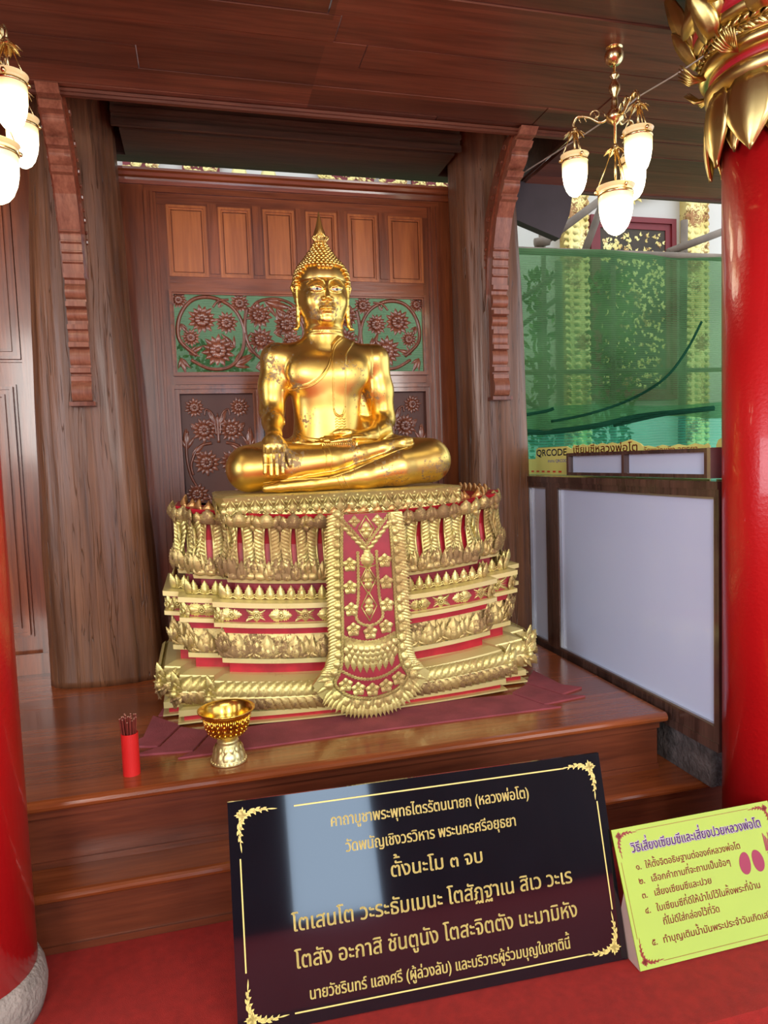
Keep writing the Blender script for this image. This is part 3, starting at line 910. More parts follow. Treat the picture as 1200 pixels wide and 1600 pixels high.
l1 = tier([(.649,-.07),(.665,-.062),(.71,-.066),(.743,-.075)], 'lotus_band', M['gild_dark'])
tier([(.742,-.055),(.771,-.055)], 'recess', M['red_paint'])
tier([(.769,-.05),(.770,-.026),(.786,-.026),(.788,-.04)], 'ledge', M['ledge'])
d1 = tier([(.787,-.046),(.846,-.046)], 'jewel_frieze', M['maroon_paint'])
tier([(.845,-.04),(.846,-.024),(.865,-.024),(.872,-.06),(.874,-.10)], 'ledge', M['ledge'])
s1 = tier([(.873,-.112),(.932,-.112)], 'bud_frieze', M['maroon_paint'])
tier([(.930,-.11),(.931,-.085),(.947,-.082),(.950,-.10)], 'ledge', M['ledge'])
t1 = tier([(.949,-.10),(.975,-.095),(1.02,-.11),(1.08,-.125),(1.145,-.115),(1.19,-.09),(1.20,-.085),(1.195,-.13),(1.19,-.16)], 'feather_band', M['red_paint'])

SERR_ON[0] = True
# --- garland of overlapping leaves, upper row pale, lower row darker
b = MB(); b2 = MB()
for (p, u, n_, w) in spots(.008, .030, .520):
    c = p - n_*.0
    sgn = 1 if (p.x-XC) >= 0 else -1
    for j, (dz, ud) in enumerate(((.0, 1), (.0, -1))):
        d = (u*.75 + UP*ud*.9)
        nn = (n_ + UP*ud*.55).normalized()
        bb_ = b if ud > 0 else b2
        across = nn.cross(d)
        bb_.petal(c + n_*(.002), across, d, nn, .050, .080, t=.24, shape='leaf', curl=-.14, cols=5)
for p, u, n_ in corners(.0, .515):
    for k, (a, L_) in enumerate(((.9,.060),(.3,.045),(-.35,.045),(-1.0,.060))):
        for s in (-1, 0, 1):
            d = n_*math.cos(a)*.5 + UP*math.sin(a) + u*s*.45
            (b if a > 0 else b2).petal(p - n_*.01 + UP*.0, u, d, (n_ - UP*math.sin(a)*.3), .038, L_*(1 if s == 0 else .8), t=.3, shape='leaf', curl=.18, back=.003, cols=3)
    b.petal(p + UP*.02, u, UP + n_*.10, n_, .050, .072, t=.3, shape='lotus', curl=.12, back=.004)
    b.ball(tuple(p + n_*.012), .017, 10, 6); b.lathe([(.014,0),(.012,.02),(0,.034)], tuple(p + n_*.012), 8)
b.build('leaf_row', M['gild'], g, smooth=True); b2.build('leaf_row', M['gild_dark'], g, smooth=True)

def lotus_cluster(b, p, u, n_, w, h, hang=0):
    """overlapping leaf cluster: big central ogee leaf with side and back leaves"""
    lay = [(0,.62,1.0,.012),(-.30,.42,.80,.006),(.30,.42,.80,.006),(-.48,.34,.98,.0),(.48,.34,.98,.0),(-.16,.34,.62,.017),(.16,.34,.62,.017),(0,.34,.5,.022)]
    for dx, ww, hh, dn_ in lay:
        b.petal(p + u*dx*w + n_*(dn_ - .004) + UP*0, u, UP + u*dx*.35, n_, ww*w, hh*h, t=.22, shape='lotus', curl=.02, cols=5)
    for s in (-1, 1):
        b.petal(p + u*s*.2*w + n_*.02, u, UP*.6 + u*s*.8, n_, .2*w, .42*h, t=.25, shape='leaf', cols=3)
# --- lotus band (middle)
b = MB()
for p, u, n_, w in spots(-.058, .105, .650):
    lotus_cluster(b, p, u, n_, min(w*1.1, .115), .090)
    # rounded lower lip
    for s in (-.4, -.2, 0, .2, .4):
        b.petal(p + u*s*w + n_*.0 + UP*.026, u, -UP + n_*.25, n_, w*.26, .03, t=.3, shape='strap', cols=3)
for p, u, n_ in corners(-.056, .650):
    for dz, dd, ww in ((0,.2,.06),(.02,.12,.045),(.045,.05,.04)):
        b.petal(p + UP*dz - n_*.01, u, UP + n_*dd, n_, ww, .075, t=.35, shape='ogee', curl=.14, back=.003)
    for s in (-1, 1):
        b.petal(p + UP*.01, u, UP + u*s*.4 + n_*.2, n_, .04, .065, t=.3, shape='leaf', curl=.1, back=.003, cols=3)
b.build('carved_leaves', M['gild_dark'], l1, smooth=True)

# --- jewel frieze: alternating crossed-leaf and oval rosettes
b = MB()
i = 0
for p, u, n_, w in spots(-.046, .088, .816):
    i += 1
    rng_ = 1 if i % 2 else 0
    if rng_:
        for s in (-1, 1):
            for t_ in (-1, 1):
                b.petal(p, u, u*s + UP*t_*.62, n_, .030, w*.50, t=.3, shape='leaf', cols=5)
                b.petal(p, u, u*s + UP*t_*.2, n_, .024, w*.36, t=.4, shape='leaf', cols=3)
        for t_ in (-1, 1): b.petal(p, u, UP*t_, n_, .03, .027, t=.3, shape='leaf', cols=3)
    else:
        for s in (-1, 1):
            b.petal(p, UP, u*s, n_, .052, w*.52, t=.2, shape='lotus', cols=5)
            for t_ in (-1, 1):
                b.petal(p + n_*.004, u, u*s + UP*t_*.35, n_, .018, w*.36, t=.4, shape='leaf', cols=3)
        for t_ in (-1, 1): b.petal(p + n_*.004, u, UP*t_, n_, .02, .023, t=.4, shape='leaf', cols=3)
    b.tube([p + n_*.010 + u*math.cos(q)*.009 + UP*math.sin(q)*.009 for q in [k*2*PI/10 for k in range(10)]], .0035, 5, closed=True)
    b.ball(tuple(p + n_*.012), .005, 6, 4)
for p, u, n_ in corners(-.046, .80):
    for s in (-1, 0, 1):
        b.petal(p - n_*.004 - UP*.012, u, UP + u*s*.4 + n_*.1, n_, .036, .075*(1 if s == 0 else .7), t=.35, shape='ogee', curl=.05, back=.003)
        b.petal(p - n_*.004 + UP*.02, u, -UP + u*s*.5 + n_*.1, n_, .03, .04, t=.35, shape='leaf', curl=.05, back=.003, cols=3)
    b.tube([p + n_*.014 + UP*.012 + u*math.cos(q)*.010 + UP*math.sin(q)*.010 for q in [k*2*PI/10 for k in range(10)]], .004, 5, closed=True)
b.build('rosettes', M['gild'], d1, smooth=True)

# --- small standing buds on scalloped rail
b = MB()
for p, u, n_, w in spots(-.062, .040, .873):
    b.petal(p, u, UP, n_, .035, .056, t=.22, shape='lotus', curl=.02, back=.004)
    b.petal(p + n_*.005, u, UP, n_, .020, .040, t=.3, shape='leaf', cols=3)
    b.tube([p + u*math.cos(q)*w*.5 + UP*(.012 + -.010*math.sin(q)) for q in [PI*k/6 for k in range(7)]], .0035, 5)
    b.tube([p + u*w*.5 + UP*.012 + u*math.cos(q)*.006 + UP*math.sin(q)*.006 for q in [k*2*PI/8 for k in range(8)]], .003, 4, closed=True)
for p, u, n_ in corners(-.062, .873):
    b.petal(p, u, UP + n_*.1, n_, .042, .062, t=.3, shape='lotus', curl=.06, back=.004)
b.build('standing_buds', M['gild'], s1, smooth=True)

# --- tall feather band
b = MB(); bd = MB(); bs = MB()
prof_o = [(0,-.088),(.03,-.078),(.07,-.098),(.12,-.112),(.17,-.104),(.21,-.082),(.235,-.06)]
def surf(p0, n_, dz, u=None, dx=0):
    return p0 + n_*(interp(dz, prof_o) + .088 + .004) + UP*dz + (u*dx if u is not None else Vector((0,0,0)))
for p, u, n_, w in spots(-.088, .106, .955):
    W = min(w, .115)
    for s in (-1, 1):
        # curved stalk with two rows of slanted leaflets
        stalk = [surf(p, n_, dz, u, s*W*(.09 + .05*math.sin(dz/.2*PI))) for dz in [k*.02+.03 for k in range(9)]]
        b.tube(stalk, .0048, 5)
        for k in range(12):
            dz = .030 + k*.0145
            q = surf(p, n_, dz, u, s*W*(.12 + .05*math.sin(dz/.2*PI)))
            b.petal(q, u, UP*.8 + u*s*.8, n_, .032, .046, t=.25, shape='leaf', cols=3)
        b.petal(surf(p, n_, .178, u, s*W*.16), u, UP + u*(-s)*.35, n_, .038, .055, t=.3, shape='leaf', curl=.08, back=.003, cols=3)
    # crowning bud (aged gold)
    for dx, ww, hh, dn_ in ((0,.070,.062,.012),(-.26,.050,.050,.004),(.26,.050,.050,.004)):
        bd.petal(surf(p, n_, .190, u, dx*W) + n_*dn_, u, UP + n_*.12 + u*dx, n_, ww, hh, t=.3, shape='lotus', curl=.10, back=.004)
    # red slit between the feathers
    bs.box(0,0,0,0,0,0) if False else None
    # foot lotus cluster
    for dx, ww, hh, dn_ in ((0,.36,.066,.022),(-.22,.34,.080,.014),(.22,.34,.080,.014),(-.42,.32,.068,.006),(.42,.32,.068,.006),(-.1,.2,.04,.026),(.1,.2,.04,.026)):
        bd.petal(surf(p, n_, .0, u, dx*W) + n_*(dn_-.004), u, UP + u*dx*.5, n_, ww*W, hh, t=.3, shape='lotus', curl=.03)
    for s in (-.33, 0, .33):
        bd.petal(surf(p, n_, .018, u, s*w) + n_*.004, u, -UP*.8 + n_*.1, n_, w*.4, .03, t=.35, shape='strap', cols=3)
    # stem with small diamond bud between this motif and the next
    for s in ((1,) if w > .06 else ()):
        e = u*w*.5*s
        b.tube([surf(p + e, n_, dz) + n_*.004 for dz in (.05,.08,.11)], .004, 5)
        b.petal(surf(p + e, n_, .10) + n_*.006, u, UP, n_, .022, .04, t=.4, shape='ogee', back=.002)
        b.petal(surf(p + e, n_, .115) + n_*.006, u, -UP, n_, .018, .02, t=.4, shape='leaf', back=.002, cols=3)
        bd.petal(surf(p + e, n_, .200) - n_*.004, u, UP, n_, .046, .046, t=.35, shape='lotus', curl=.05, back=.003)
        bd.petal(surf(p + e, n_, .205) - n_*.002, u, -UP, n_, .03, .03, t=.3, shape='leaf', back=.003, cols=3)
        bd.petal(surf(p + e, n_, .03) + n_*.008, u, UP, n_, .03, .045, t=.35, shape='ogee')
for p, u, n_ in corners(-.088, .955):
    for s in (-1, 1):
        for k in range(9):
            q = surf(p, n_, .03 + k*.018) + u*s*.012
            b.petal(q, u, UP*.9 + u*s*.5, n_, .022, .036, t=.4, shape='leaf', cols=3)
    b.tube([surf(p, n_, dz) + n_*.004 for dz in (.02,.07,.12,.17)], [.007,.006,.006,.007], 6)
    for dx in (-.014, 0, .014):
        bd.petal(surf(p, n_, .180) - n_*.024 + u*dx, u, UP + n_*.12, n_, .048, .062 if dx == 0 else .05, t=.3, shape='lotus', curl=.12, back=.004)
        bd.petal(surf(p, n_, 0.0) + u*dx*1.6, u, UP + n_*.1, n_, .05, .075, t=.35, shape='lotus', curl=.08)
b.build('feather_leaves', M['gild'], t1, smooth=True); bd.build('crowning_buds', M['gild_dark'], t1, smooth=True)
# flat red deck with a back row of coppery buds
M['copper'] = gold('coppery_gilding', (.62,.30,.10,1), (.76,.42,.16,1), (.4,.2,.1,1), rough=.35, metal=.7, spots=.4, scale=14)
b = MB()
for p, u, n_, w in spots(-.125, .06, 1.185):
    b.petal(p, u, UP + n_*.1, n_, .06, .05, t=.3, shape='ogee', back=.006)
b.build('back_buds', M['copper'], t1, smooth=True)

# --- statue seat slab with lozenge pattern
b = MB()
CX0, CX1, CY0, CY1 = .045, 1.045, 2.715, 3.33
def capring(d, z):
    return [(CX0-d, CY1, z), (CX0-d, CY0-d+.05, z), (CX0-d+.03, CY0-d, z), (CX1+d-.03, CY0-d, z), (CX1+d, CY0-d+.05, z), (CX1+d, CY1, z)]
R_ = [capring(.0, 1.192), capring(-.006, 1.20), capring(-.012, 1.24), capring(.0, 1.27), capring(.004, 1.279), capring(-.01, 1.286)]
v = [p for r in R_ for p in r]; f = []
for i in range(len(R_)-1):
    for k in range(6): f.append((i*6+k, i*6+(k+1) % 6, (i+1)*6+(k+1) % 6, (i+1)*6+k))
f.append((5,4,3,2,1,0)); f.append(tuple(30+k for k in range(6)))
b.add(v, f)
seat = b.build('seat_slab', M['gild'], ped)
b = MB()
def seat_face(p, q, n_):
    L_ = (q-p).length; m = max(2, round(L_/.046)); w = L_/m; u = (q-p).normalized()
    for k in range(m):
        c = p + (q-p)*((k+.5)/m)
        z0 = 1.200
        c0 = Vector((c.x, c.y, z0)) - n_*.004
        pts = [c0 - u*w*.5 + UP*.032, c0 + UP*.074, c0 + u*w*.5 + UP*.032, c0 + UP*.006]
        for a_, b_ in zip(pts, pts[1:] + pts[:1]):
            b.tube([a_, b_], .0032, 4)
        b.petal(c0 + UP*.016, u, UP, n_, .026, .044, t=.35, shape='ogee', cols=3)
        for s in (-1, 1):
            b.petal(c0 + u*s*w*.5 + UP*.012, u, UP, n_, .022, .03, t=.3, shape='leaf', cols=3)
            b.petal(c0 + u*s*w*.5 + UP*.064, u, -UP, n_, .018, .02, t=.3, shape='leaf', cols=3)
        b.petal(c0 + UP*.004, u, -UP + n_*.4, n_, w*.9, .014, t=.3, shape='strap', cols=3)
        b.petal(c0 + u*w*.5 + UP*.078, u, -UP, n_, .02, .02, t=.3, shape='leaf', cols=3)
seat_face(Vector((CX0+.03, CY0, 0)), Vector((CX1-.03, CY0, 0)), Vector((0,-1,0)))
seat_face(Vector((CX0, CY0+.05, 0)), Vector((CX0, CY1, 0)), Vector((-1,0,0)))
seat_face(Vector((CX1, CY0+.05, 0)), Vector((CX1, CY1, 0)), Vector((1,0,0)))
b.build('lozenge_pattern', M['gild'], seat, smooth=True)

# --- hanging carved cloth on the front
AX = .583; AY = 2.55
ap_out = [(-.142,1.205),(-.15,1.06),(-.155,.83),(-.156,.70),(-.175,.635),(-.225,.575),(-.20,.53),(-.155,.485),(-.09,.452),(0,.437),(.09,.452),(.155,.485),(.20,.53),(.232,.575),(.178,.635),(.160,.70),(.157,.83),(.15,1.06),(.142,1.205)]
ap_in = [(-.09,1.205),(-.098,1.06),(-.104,.83),(-.110,.68),(-.122,.62),(-.142,.577),(-.12,.545),(-.08,.518),(0,.502),(.08,.518),(.12,.545),(.142,.577),(.122,.62),(.110,.68),(.104,.83),(.098,1.06),(.09,1.205)]
b = MB(); b.prism([(AX+x, z) for x, z in ap_out], AY, AY+.022)
apron = b.build('hanging_panel', M['gild'], ped)
b = MB(); b.prism([(AX+x, z) for x, z in ap_in], AY-.002, AY+.004)
b.build('red_field', M['maroon_paint'], apron)
# border of slanting leaves
b = MB()
O3 = lambda x, z, y=AY: Vector((AX+x, y, z))
outl = catmull([O3(x, z) for x, z in ap_out], 10)
inl = catmull([O3(x, z) for x, z in ap_in], 10)
def walk(P_, step):
    out = [P_[0]]; acc = 0
    for a_, b_ in zip(P_, P_[1:]):
        l = (b_-a_).length; 
        while acc + l >= step:
            t = (step-acc)/l; a_ = a_ + (b_-a_)*t; out.append(a_.copy()); l = (b_-a_).length; acc = 0
        acc += l
    return out
FR = Vector((0,-1,0))
cen = O3(0, .60)
wi = walk(inl, .0125)
for i, q in enumerate(wi):
    t = (wi[min(i+1, len(wi)-1)] - wi[max(i-1, 0)]).normalized()
    out_ = Vector((-t.z, 0, t.x)) * -1
    if (q + out_*.03 - O3(0, q.z if q.z > .6 else .6)).length < (q - O3(0, q.z if q.z > .6 else .6)).length: out_ = -out_
    # border width at this place
    near = min(outl, key=lambda p_: (p_-q).length); wd = (near-q).length
    down = -UP
    tt = t if t.dot(down) > 0 else -t
    if q.z < .56: tt = out_*.6
    L_ = wd*1.05
    b.petal(q + out_*wd*.30 + FR*.003, t, out_ + tt*.35 - UP*.0, FR, .020, L_*.86, t=.3, shape='leaf', curl=.06, cols=3)
    if i % 3 == 0:
        b.petal(q + out_*wd*.12 + FR*.004, t, out_, FR, .040, wd*.62, t=.28, shape='lotus', cols=5)
        b.petal(q + out_*wd*.12 + FR*.010, t, out_, FR, .022, wd*.42, t=.3, shape='lotus', cols=3)
b.build('leaf_border', M['gild'], apron, smooth=True)
# bead rows
b = MB()
def beads(pts, step=.0125, r=.0055):
    W_ = walk(pts, step)
    b.tube(pts, .0075, 4, flat=.5)
    for q in W_:
        b.tube([q + FR*.005 + Vector((math.cos(a)*r, 0, math.sin(a)*r)) for a in [k*PI/4 for k in range(8)]], .0016, 4, closed=True)
        b.ball(tuple(q + FR*.005), .0026, 6, 4)
beads([p + FR*.003 for p in inl])
beads(catmull([O3(-.10,1.20), O3(-.003,1.085), O3(.09,1.20)], 1))
for s in (-1, 1):
    beads(catmull([O3(s*.036,1.06), O3(s*.04,.9), O3(s*.052,.82), O3(s*.03,.79), O3(0,.782)], 6))
beads(catmull([O3(-.10,.748), O3(-.05,.728), O3(0,.72), O3(.05,.728), O3(.10,.748)], 5))
beads(catmull([O3(-.118,.622), O3(-.06,.588), O3(0,.577), O3(.06,.588), O3(.118,.622)], 5))
b.build('bead_rows', M['gild'], apron, smooth=True)
b = MB()
# V leaves under the bead line
for s in (-1, 1):
    A_, B_ = O3(s*.108, 1.185), O3(0, 1.06)
    for k in range(7):
        q = A_ + (B_-A_)*((k+.5)/7) + FR*.003
        b.petal(q + Vector((0,0,.006)), (1,0,0), (B_-A_).normalized() + UP*-.3, FR, .026, .034, t=.35, shape='leaf', cols=3)
for ww, hh, dz in ((.055,.06,0),(.032,.04,.006)):
    b.petal(O3(0,1.055) + UP*dz + FR*(.004 + dz), (1,0,0), -UP, FR, ww, hh, t=.3, shape='lotus')
# lozenges with four-petal flowers
def quad_flower(x, z, rx, rz):
    for d, r in ((Vector((1,0,0)), rx), (Vector((-1,0,0)), rx), (UP, rz), (-UP, rz)):
        b.petal(O3(x, z) + FR*.004, d.cross(FR), d, FR, r*.9, r, t=.3, shape='leaf', cols=5)
    b.ball(tuple(O3(x, z) + FR*.010), .005, 6, 4)
def lozenge(x, z, rx, rz):
    c = [O3(x-rx, z), O3(x, z+rz), O3(x+rx, z), O3(x, z-rz)]
    for a_, b_ in zip(c, c[1:] + c[:1]): b.tube([a_ + FR*.003, b_ + FR*.003], .0028, 4)
quad_flower(0, 1.144, .026, .034); quad_flower(-.044, 1.178, .024, .024); quad_flower(.044, 1.178, .024, .024)
quad_flower(0, .953, .02, .036); quad_flower(0, .855, .02, .036)
lozenge(0, .955, .03, .056); lozenge(0, .855, .03, .056); lozenge(0, 1.148, .03, .05)
for s in (-1, 1):
    b.tube([O3(s*.03, 1.01) + FR*.003, O3(0, .955+.045) + FR*.003, O3(s*.03, .93+.005) + FR*.003], .0028, 4)
b.build('lozenge_ornament', M['gild'], apron, smooth=True)
def blossom(x, z, r):
    b = MB()
    for k in range(5):
        a = PI/2 + 2*PI*k/5
        d = Vector((math.cos(a), 0, math.sin(a)))
        b.petal(O3(x, z) + FR*.004 + d*r*.1, d.cross(FR), d + FR*.2, FR, r*.85, r*.85, t=.25, shape='drop', cols=5)
    for k in range(6):
        a = 2*PI*k/6
        d = Vector((math.cos(a), 0, math.sin(a)))
        b.petal(O3(x, z) + FR*.009, d.cross(FR), d + FR*.6, FR, r*.3, r*.4, t=.3, shape='drop', cols=3)
    b.ball(tuple(O3(x, z) + FR*.014), r*.2, 8, 5)
    b.build('blossom', M['gild'], apron, smooth=True)
for x, z in ((-.068,1.018),(-.07,.933),(-.069,.85),(-.064,.773),(0,.756),(.062,.773),(.069,.856),(.069,.942),(.066,1.024)): blossom(x, z, .031)
for x, z in ((-.102,.566),(-.054,.545),(.0,.536),(.054,.545),(.104,.568)): blossom(x, z, .031)
# fringe of hanging leaves
b = MB()
for r_, (zb, L_, n_) in enumerate(((.655,.055,8),(.672,.04,9),(.69,.035,10),(.706,.03,9))):
    for k in range(n_):
        x = lerp(-.098, .098, (k + (.5 if r_ % 2 else .0) + .25)/n_)
        dz = .05*(x/.1)**2*.5
        b.petal(O3(x, zb + dz) + FR*(.004 + r_*.004), (1,0,0), -UP, FR, .026, L_, t=.3, shape='lotus', cols=3)
b.prism([(AX+x, z) for x, z in ((-.10,.745),(-.10,.67),(0,.64),(.10,.67),(.10,.745),(.05,.727),(0,.72),(-.05,.727))], AY-.005, AY+.002)
b.build('leaf_fringe', M['gild'], apron, smooth=True)

SERR_ON[0] = False
# ================================================================ GOLDEN SEATED STATUE
# The body is one continuous surface polygonised from smooth-blended limbs (local axes: x right, y back, z up).
SO = Vector((.535, 3.0, 1.287))
def axis(parts):
    out = [parts[0][0]]
    for a, b_, h in parts:
        n = max(1, int(round((b_-a)/h)))
        out += [a + (b_-a)*(k+1)/n for k in range(n)]
    return np.array(out, dtype=np.float32)
GX = axis([(-.47,-.33,.0045),(-.33,-.18,.003),(-.18,-.135,.0045),(-.135,.135,.0026),(.135,.545,.0045)])
GY = axis([(-.31,-.16,.0035),(-.16,-.04,.003),(-.04,.19,.005)])
GZ = axis([(-.012,.05,.0045),(.05,.27,.0032),(.27,.67,.0045),(.67,.97,.0024)])
D = np.full((len(GX), len(GY), len(GZ)), .5, dtype=np.float32)
def sub(lo, hi, m):
    s = []
    for G, a, b_ in ((GX, lo[0], hi[0]), (GY, lo[1], hi[1]), (GZ, lo[2], hi[2])):
        i0 = int(np.searchsorted(G, a-m)); i1 = int(np.searchsorted(G, b_+m))
        s.append(slice(max(0, i0-1), min(len(G), i1+1)))
    s = tuple(s)
    return s, GX[s[0]][:,None,None], GY[s[1]][None,:,None], GZ[s[2]][None,None,:]
def smin(a, b_, k):
    h = np.clip(.5 + .5*(b_-a)/k, 0, 1)
    return b_*(1-h) + a*h - k*h*(1-h)
def blend(s, d, k, cut=False):
    if cut: D[s] = -smin(-D[s], d, k)
    else: D[s] = smin(D[s], d, k)
def ell(c, r, k=.02, rot=None, cut=False):
    R_ = max(r); s, X, Y, Z = sub([c[i]-R_ for i in range(3)], [c[i]+R_ for i in range(3)], k+.02)
    x, y, z = X-c[0], Y-c[1], Z-c[2]
    if rot is not None:
        m = rot
        x, y, z = (m[0][0]*x+m[1][0]*y+m[2][0]*z, m[0][1]*x+m[1][1]*y+m[2][1]*z, m[0][2]*x+m[1][2]*y+m[2][2]*z)
    q = np.sqrt((x/r[0])**2 + (y/r[1])**2 + (z/r[2])**2)
    g = np.sqrt((x/r[0]**2)**2 + (y/r[1]**2)**2 + (z/r[2]**2)**2) + 1e-6
    blend(s, q*(q-1)/g, k, cut)
def cone(a, b_, ra, rb, k=.02, cut=False):
    a = np.array(a, float); b_ = np.array(b_, float); R_ = max(ra, rb)
    s, X, Y, Z = sub(np.minimum(a, b_)-R_, np.maximum(a, b_)+R_, k+.02)
    ba = b_-a; L2 = float(ba@ba)
    t = np.clip(((X-a[0])*ba[0] + (Y-a[1])*ba[1] + (Z-a[2])*ba[2])/L2, 0, 1)
    d = np.sqrt((X-a[0]-t*ba[0])**2 + (Y-a[1]-t*ba[1])**2 + (Z-a[2]-t*ba[2])**2) - (ra + (rb-ra)*t)
    blend(s, d, k, cut)
def chain(P_, r, k=.01, kj=None):
    for i in range(len(P_)-1):
        cone(P_[i], P_[i+1], r[i], r[i+1], k if i == 0 else (kj or k))
# torso by cross-sections
tz = [(.06,.16,.12,.03),(.14,.158,.118,.025),(.22,.146,.104,.012),(.28,.138,.096,.008),(.34,.137,.095,.006),(.41,.147,.102,.002),(.48,.163,.108,-.002),(.54,.185,.100,.004),(.58,.175,.082,.012),(.615,.12,.066,.014),(.65,.082,.06,.01),(.70,.07,.058,.004)]
s, X, Y, Z = sub((-.2,-.13,.06), (.2,.16,.68), .03)
zf = Z.ravel()
a_ = np.interp(zf, [t[0] for t in tz], [t[1] for t in tz])[None,None,:]
b__ = np.interp(zf, [t[0] for t in tz], [t[2] for t in tz])[None,None,:]
c_ = np.interp(zf, [t[0] for t in tz], [t[3] for t in tz])[None,None,:]
def smooth1(v): 
    w = v.copy()
    for _ in range(14): w[...,1:-1] = (w[...,:-2] + 2*w[...,1:-1] + w[...,2:])/4
    return w
a_, b__, c_ = smooth1(a_), smooth1(b__), smooth1(c_)
e = ((np.abs(X+.0)/a_)**2.3 + (np.abs(Y-c_)/b__)**2.3)**(1/2.3)
d = (e-1)*np.minimum(a_, b__)*.92
d = np.maximum(d, Z-.69); d = np.maximum(d, .06-Z)
D[s] = np.minimum(D[s], d.astype(np.float32))
for sx in (-1, 1):
    ell((sx*.083, -.060, .482), (.080,.034,.060), .045)          # chest
cone((-.20,.014,.556), (.215,.014,.552), .060, .060, .035)      # shoulder girdle
ell((0,.05,.10), (.25,.13,.105), .03)                           # hips
# arms
chain([(-.207,.018,.552),(-.226,.012,.44),(-.236,.0,.335)], [.061,.055,.050], .03)
chain([(-.236,.0,.335),(-.240,-.07,.285),(-.246,-.150,.232)], [.047,.042,.031], .02)
chain([(.222,.018,.548),(.240,.02,.42),(.254,.02,.295)], [.061,.056,.050], .03)
chain([(.254,.02,.295),(.225,-.055,.245),(.165,-.112,.218)], [.047,.042,.029], .02)
ell((.19,.045,.38), (.05,.02,.15), .02)                         # robe fold between chest and arm
ell((.14,.03,.24), (.12,.05,.06), .02)
# thighs and shins (viewer-left leg lies on top)
chain([(.12,.03,.11),(.27,-.04,.115),(.415,-.10,.110)], [.105,.100,.092], .03)
chain([(.415,-.115,.100),(.26,-.155,.084),(.10,-.185,.052),(.02,-.20,.042)], [.088,.078,.055,.040], .02)
chain([(-.12,.03,.11),(-.24,-.04,.112),(-.345,-.095,.100)], [.105,.100,.094], .03)
chain([(-.345,-.105,.095),(-.20,-.150,.105),(-.03,-.165,.122),(.09,-.160,.143)], [.091,.083,.064,.046], .012)
# lower foot pointing to the viewer's left, sole turned up
chain([(.02,-.20,.042),(-.12,-.225,.030),(-.24,-.232,.024),(-.295,-.232,.020)], [.040,.030,.022,.016], .012)
# upper foot resting on the thigh
chain([(.09,-.160,.143),(.20,-.155,.166),(.29,-.150,.186),(.315,-.148,.190)], [.046,.032,.024,.020], .012)
ell((.21,-.165,.160), (.10,.018,.02), .012, None)
# hands --------------------------------------------------------
# viewer-left hand laid over the shin, fingers down
chain([(-.246,-.150,.232),(-.252,-.186,.205)], [.031,.030], .012)
for x0 in (-.289,-.2675,-.246,-.2245):
    cone((-.252,-.182,.206), (x0,-.222,.184), .025, .0125, .016)
ell((-.257,-.200,.194), (.044,.025,.034), .02)
for i, (x0, zt, x1, yb) in enumerate(((-.2905,.080,-.297,-.254),(-.2685,.072,-.274,-.258),(-.2465,.072,-.2515,-.259),(-.2245,.079,-.229,-.256))):
    chain([(x0,-.222,.184),(x0-.002,-.241,.150),(lerp(x0,x1,.7),-.252,.112),(x1,yb,zt)], [.0112,.0106,.0098,.0084], .004, .003)
chain([(-.222,-.180,.198),(-.206,-.212,.165),(-.200,-.236,.130),(-.198,-.243,.108)], [.018,.0135,.0115,.0085], .010, .004)
# viewer-right hand palm up in the lap
chain([(.165,-.112,.218),(.120,-.138,.212)], [.029,.026], .012)
ell((.085,-.150,.210), (.055,.035,.016), .012)
for i, (y0, y1, xt, zt) in enumerate(((-.128,-.128,-.035,.216),(-.146,-.150,-.055,.209),(-.164,-.171,-.045,.203),(-.180,-.188,-.022,.198))):
    chain([(.055,y0,.211-.003*i),(.01,lerp(y0,y1,.6),.207-.003*i),(xt,y1,zt-.004)], [.0125,.0108,.0078], .006, .004)
chain([(.10,-.125,.222),(.06,-.150,.232),(.02,-.158,.234),(.0,-.160,.230)], [.017,.012,.010,.007], .008, .004)
# neck and head ------------------------------------------------
cone((0,.006,.60), (0,.004,.72), .076, .070, .018)
for z in (.652,.672): ell((0,.004,z), (.082,.076,.010), .008)
ell((0,.012,.835), (.104,.112,.128), .02)
ell((0,-.014,.768), (.091,.088,.086), .05)
ell((0,-.036,.730), (.068,.068,.046), .03)
ell((0,-.094,.702), (.026,.017,.016), .022)                      # chin
ell((-.048,-.066,.778), (.034,.030,.034), .03); ell((.048,-.066,.778), (.034,.030,.034), .03)
for sx in (-1, 1):
    ell((sx*.040,-.096,.826), (.031,.012,.015), .010, cut=False)
    br = [(.006,-.109,.838),(.016,-.110,.852),(.036,-.106,.862),(.058,-.096,.858),(.078,-.078,.842)]
    chain([(sx*x, y, z) for x, y, z in br], [.005,.0046,.0042,.0038,.003], .006)
    lid = [(.014,-.106,.820),(.026,-.109,.829),(.042,-.108,.832),(.058,-.100,.828),(.070,-.090,.821)]
    chain([(sx*x, y, z) for x, y, z in lid], [.0022,.0028,.003,.0028,.002], .004)
    lo = [(.014,-.107,.817),(.028,-.109,.811),(.044,-.106,.810),(.060,-.096,.815)]
    chain([(sx*x, y, z) for x, y, z in lo], [.0018,.002,.002,.0018], .004)
    ell((sx*.0145,-.112,.779), (.0105,.010,.008), .005)          # nostril wing
chain([(0,-.104,.848),(0,-.113,.825),(0,-.125,.796),(0,-.132,.781)], [.0072,.0070,.0088,.0105], .009)
ell((0,-.100,.742), (.036,.014,.022), .016)
for sx in (-1, 1):
    ell((sx*.012,-.1165,.7415), (.015,.008,.0055), .004)
    ell((sx*.014,-.111,.7400), (.020,.008,.0040), .004)
ell((0,-.115,.7295), (.019,.009,.0062), .004)
ell((0,-.121,.7352), (.030,.006,.0016), .003, cut=True)
ell((0,-.119,.719), (.022,.006,.005), .006, cut=True)
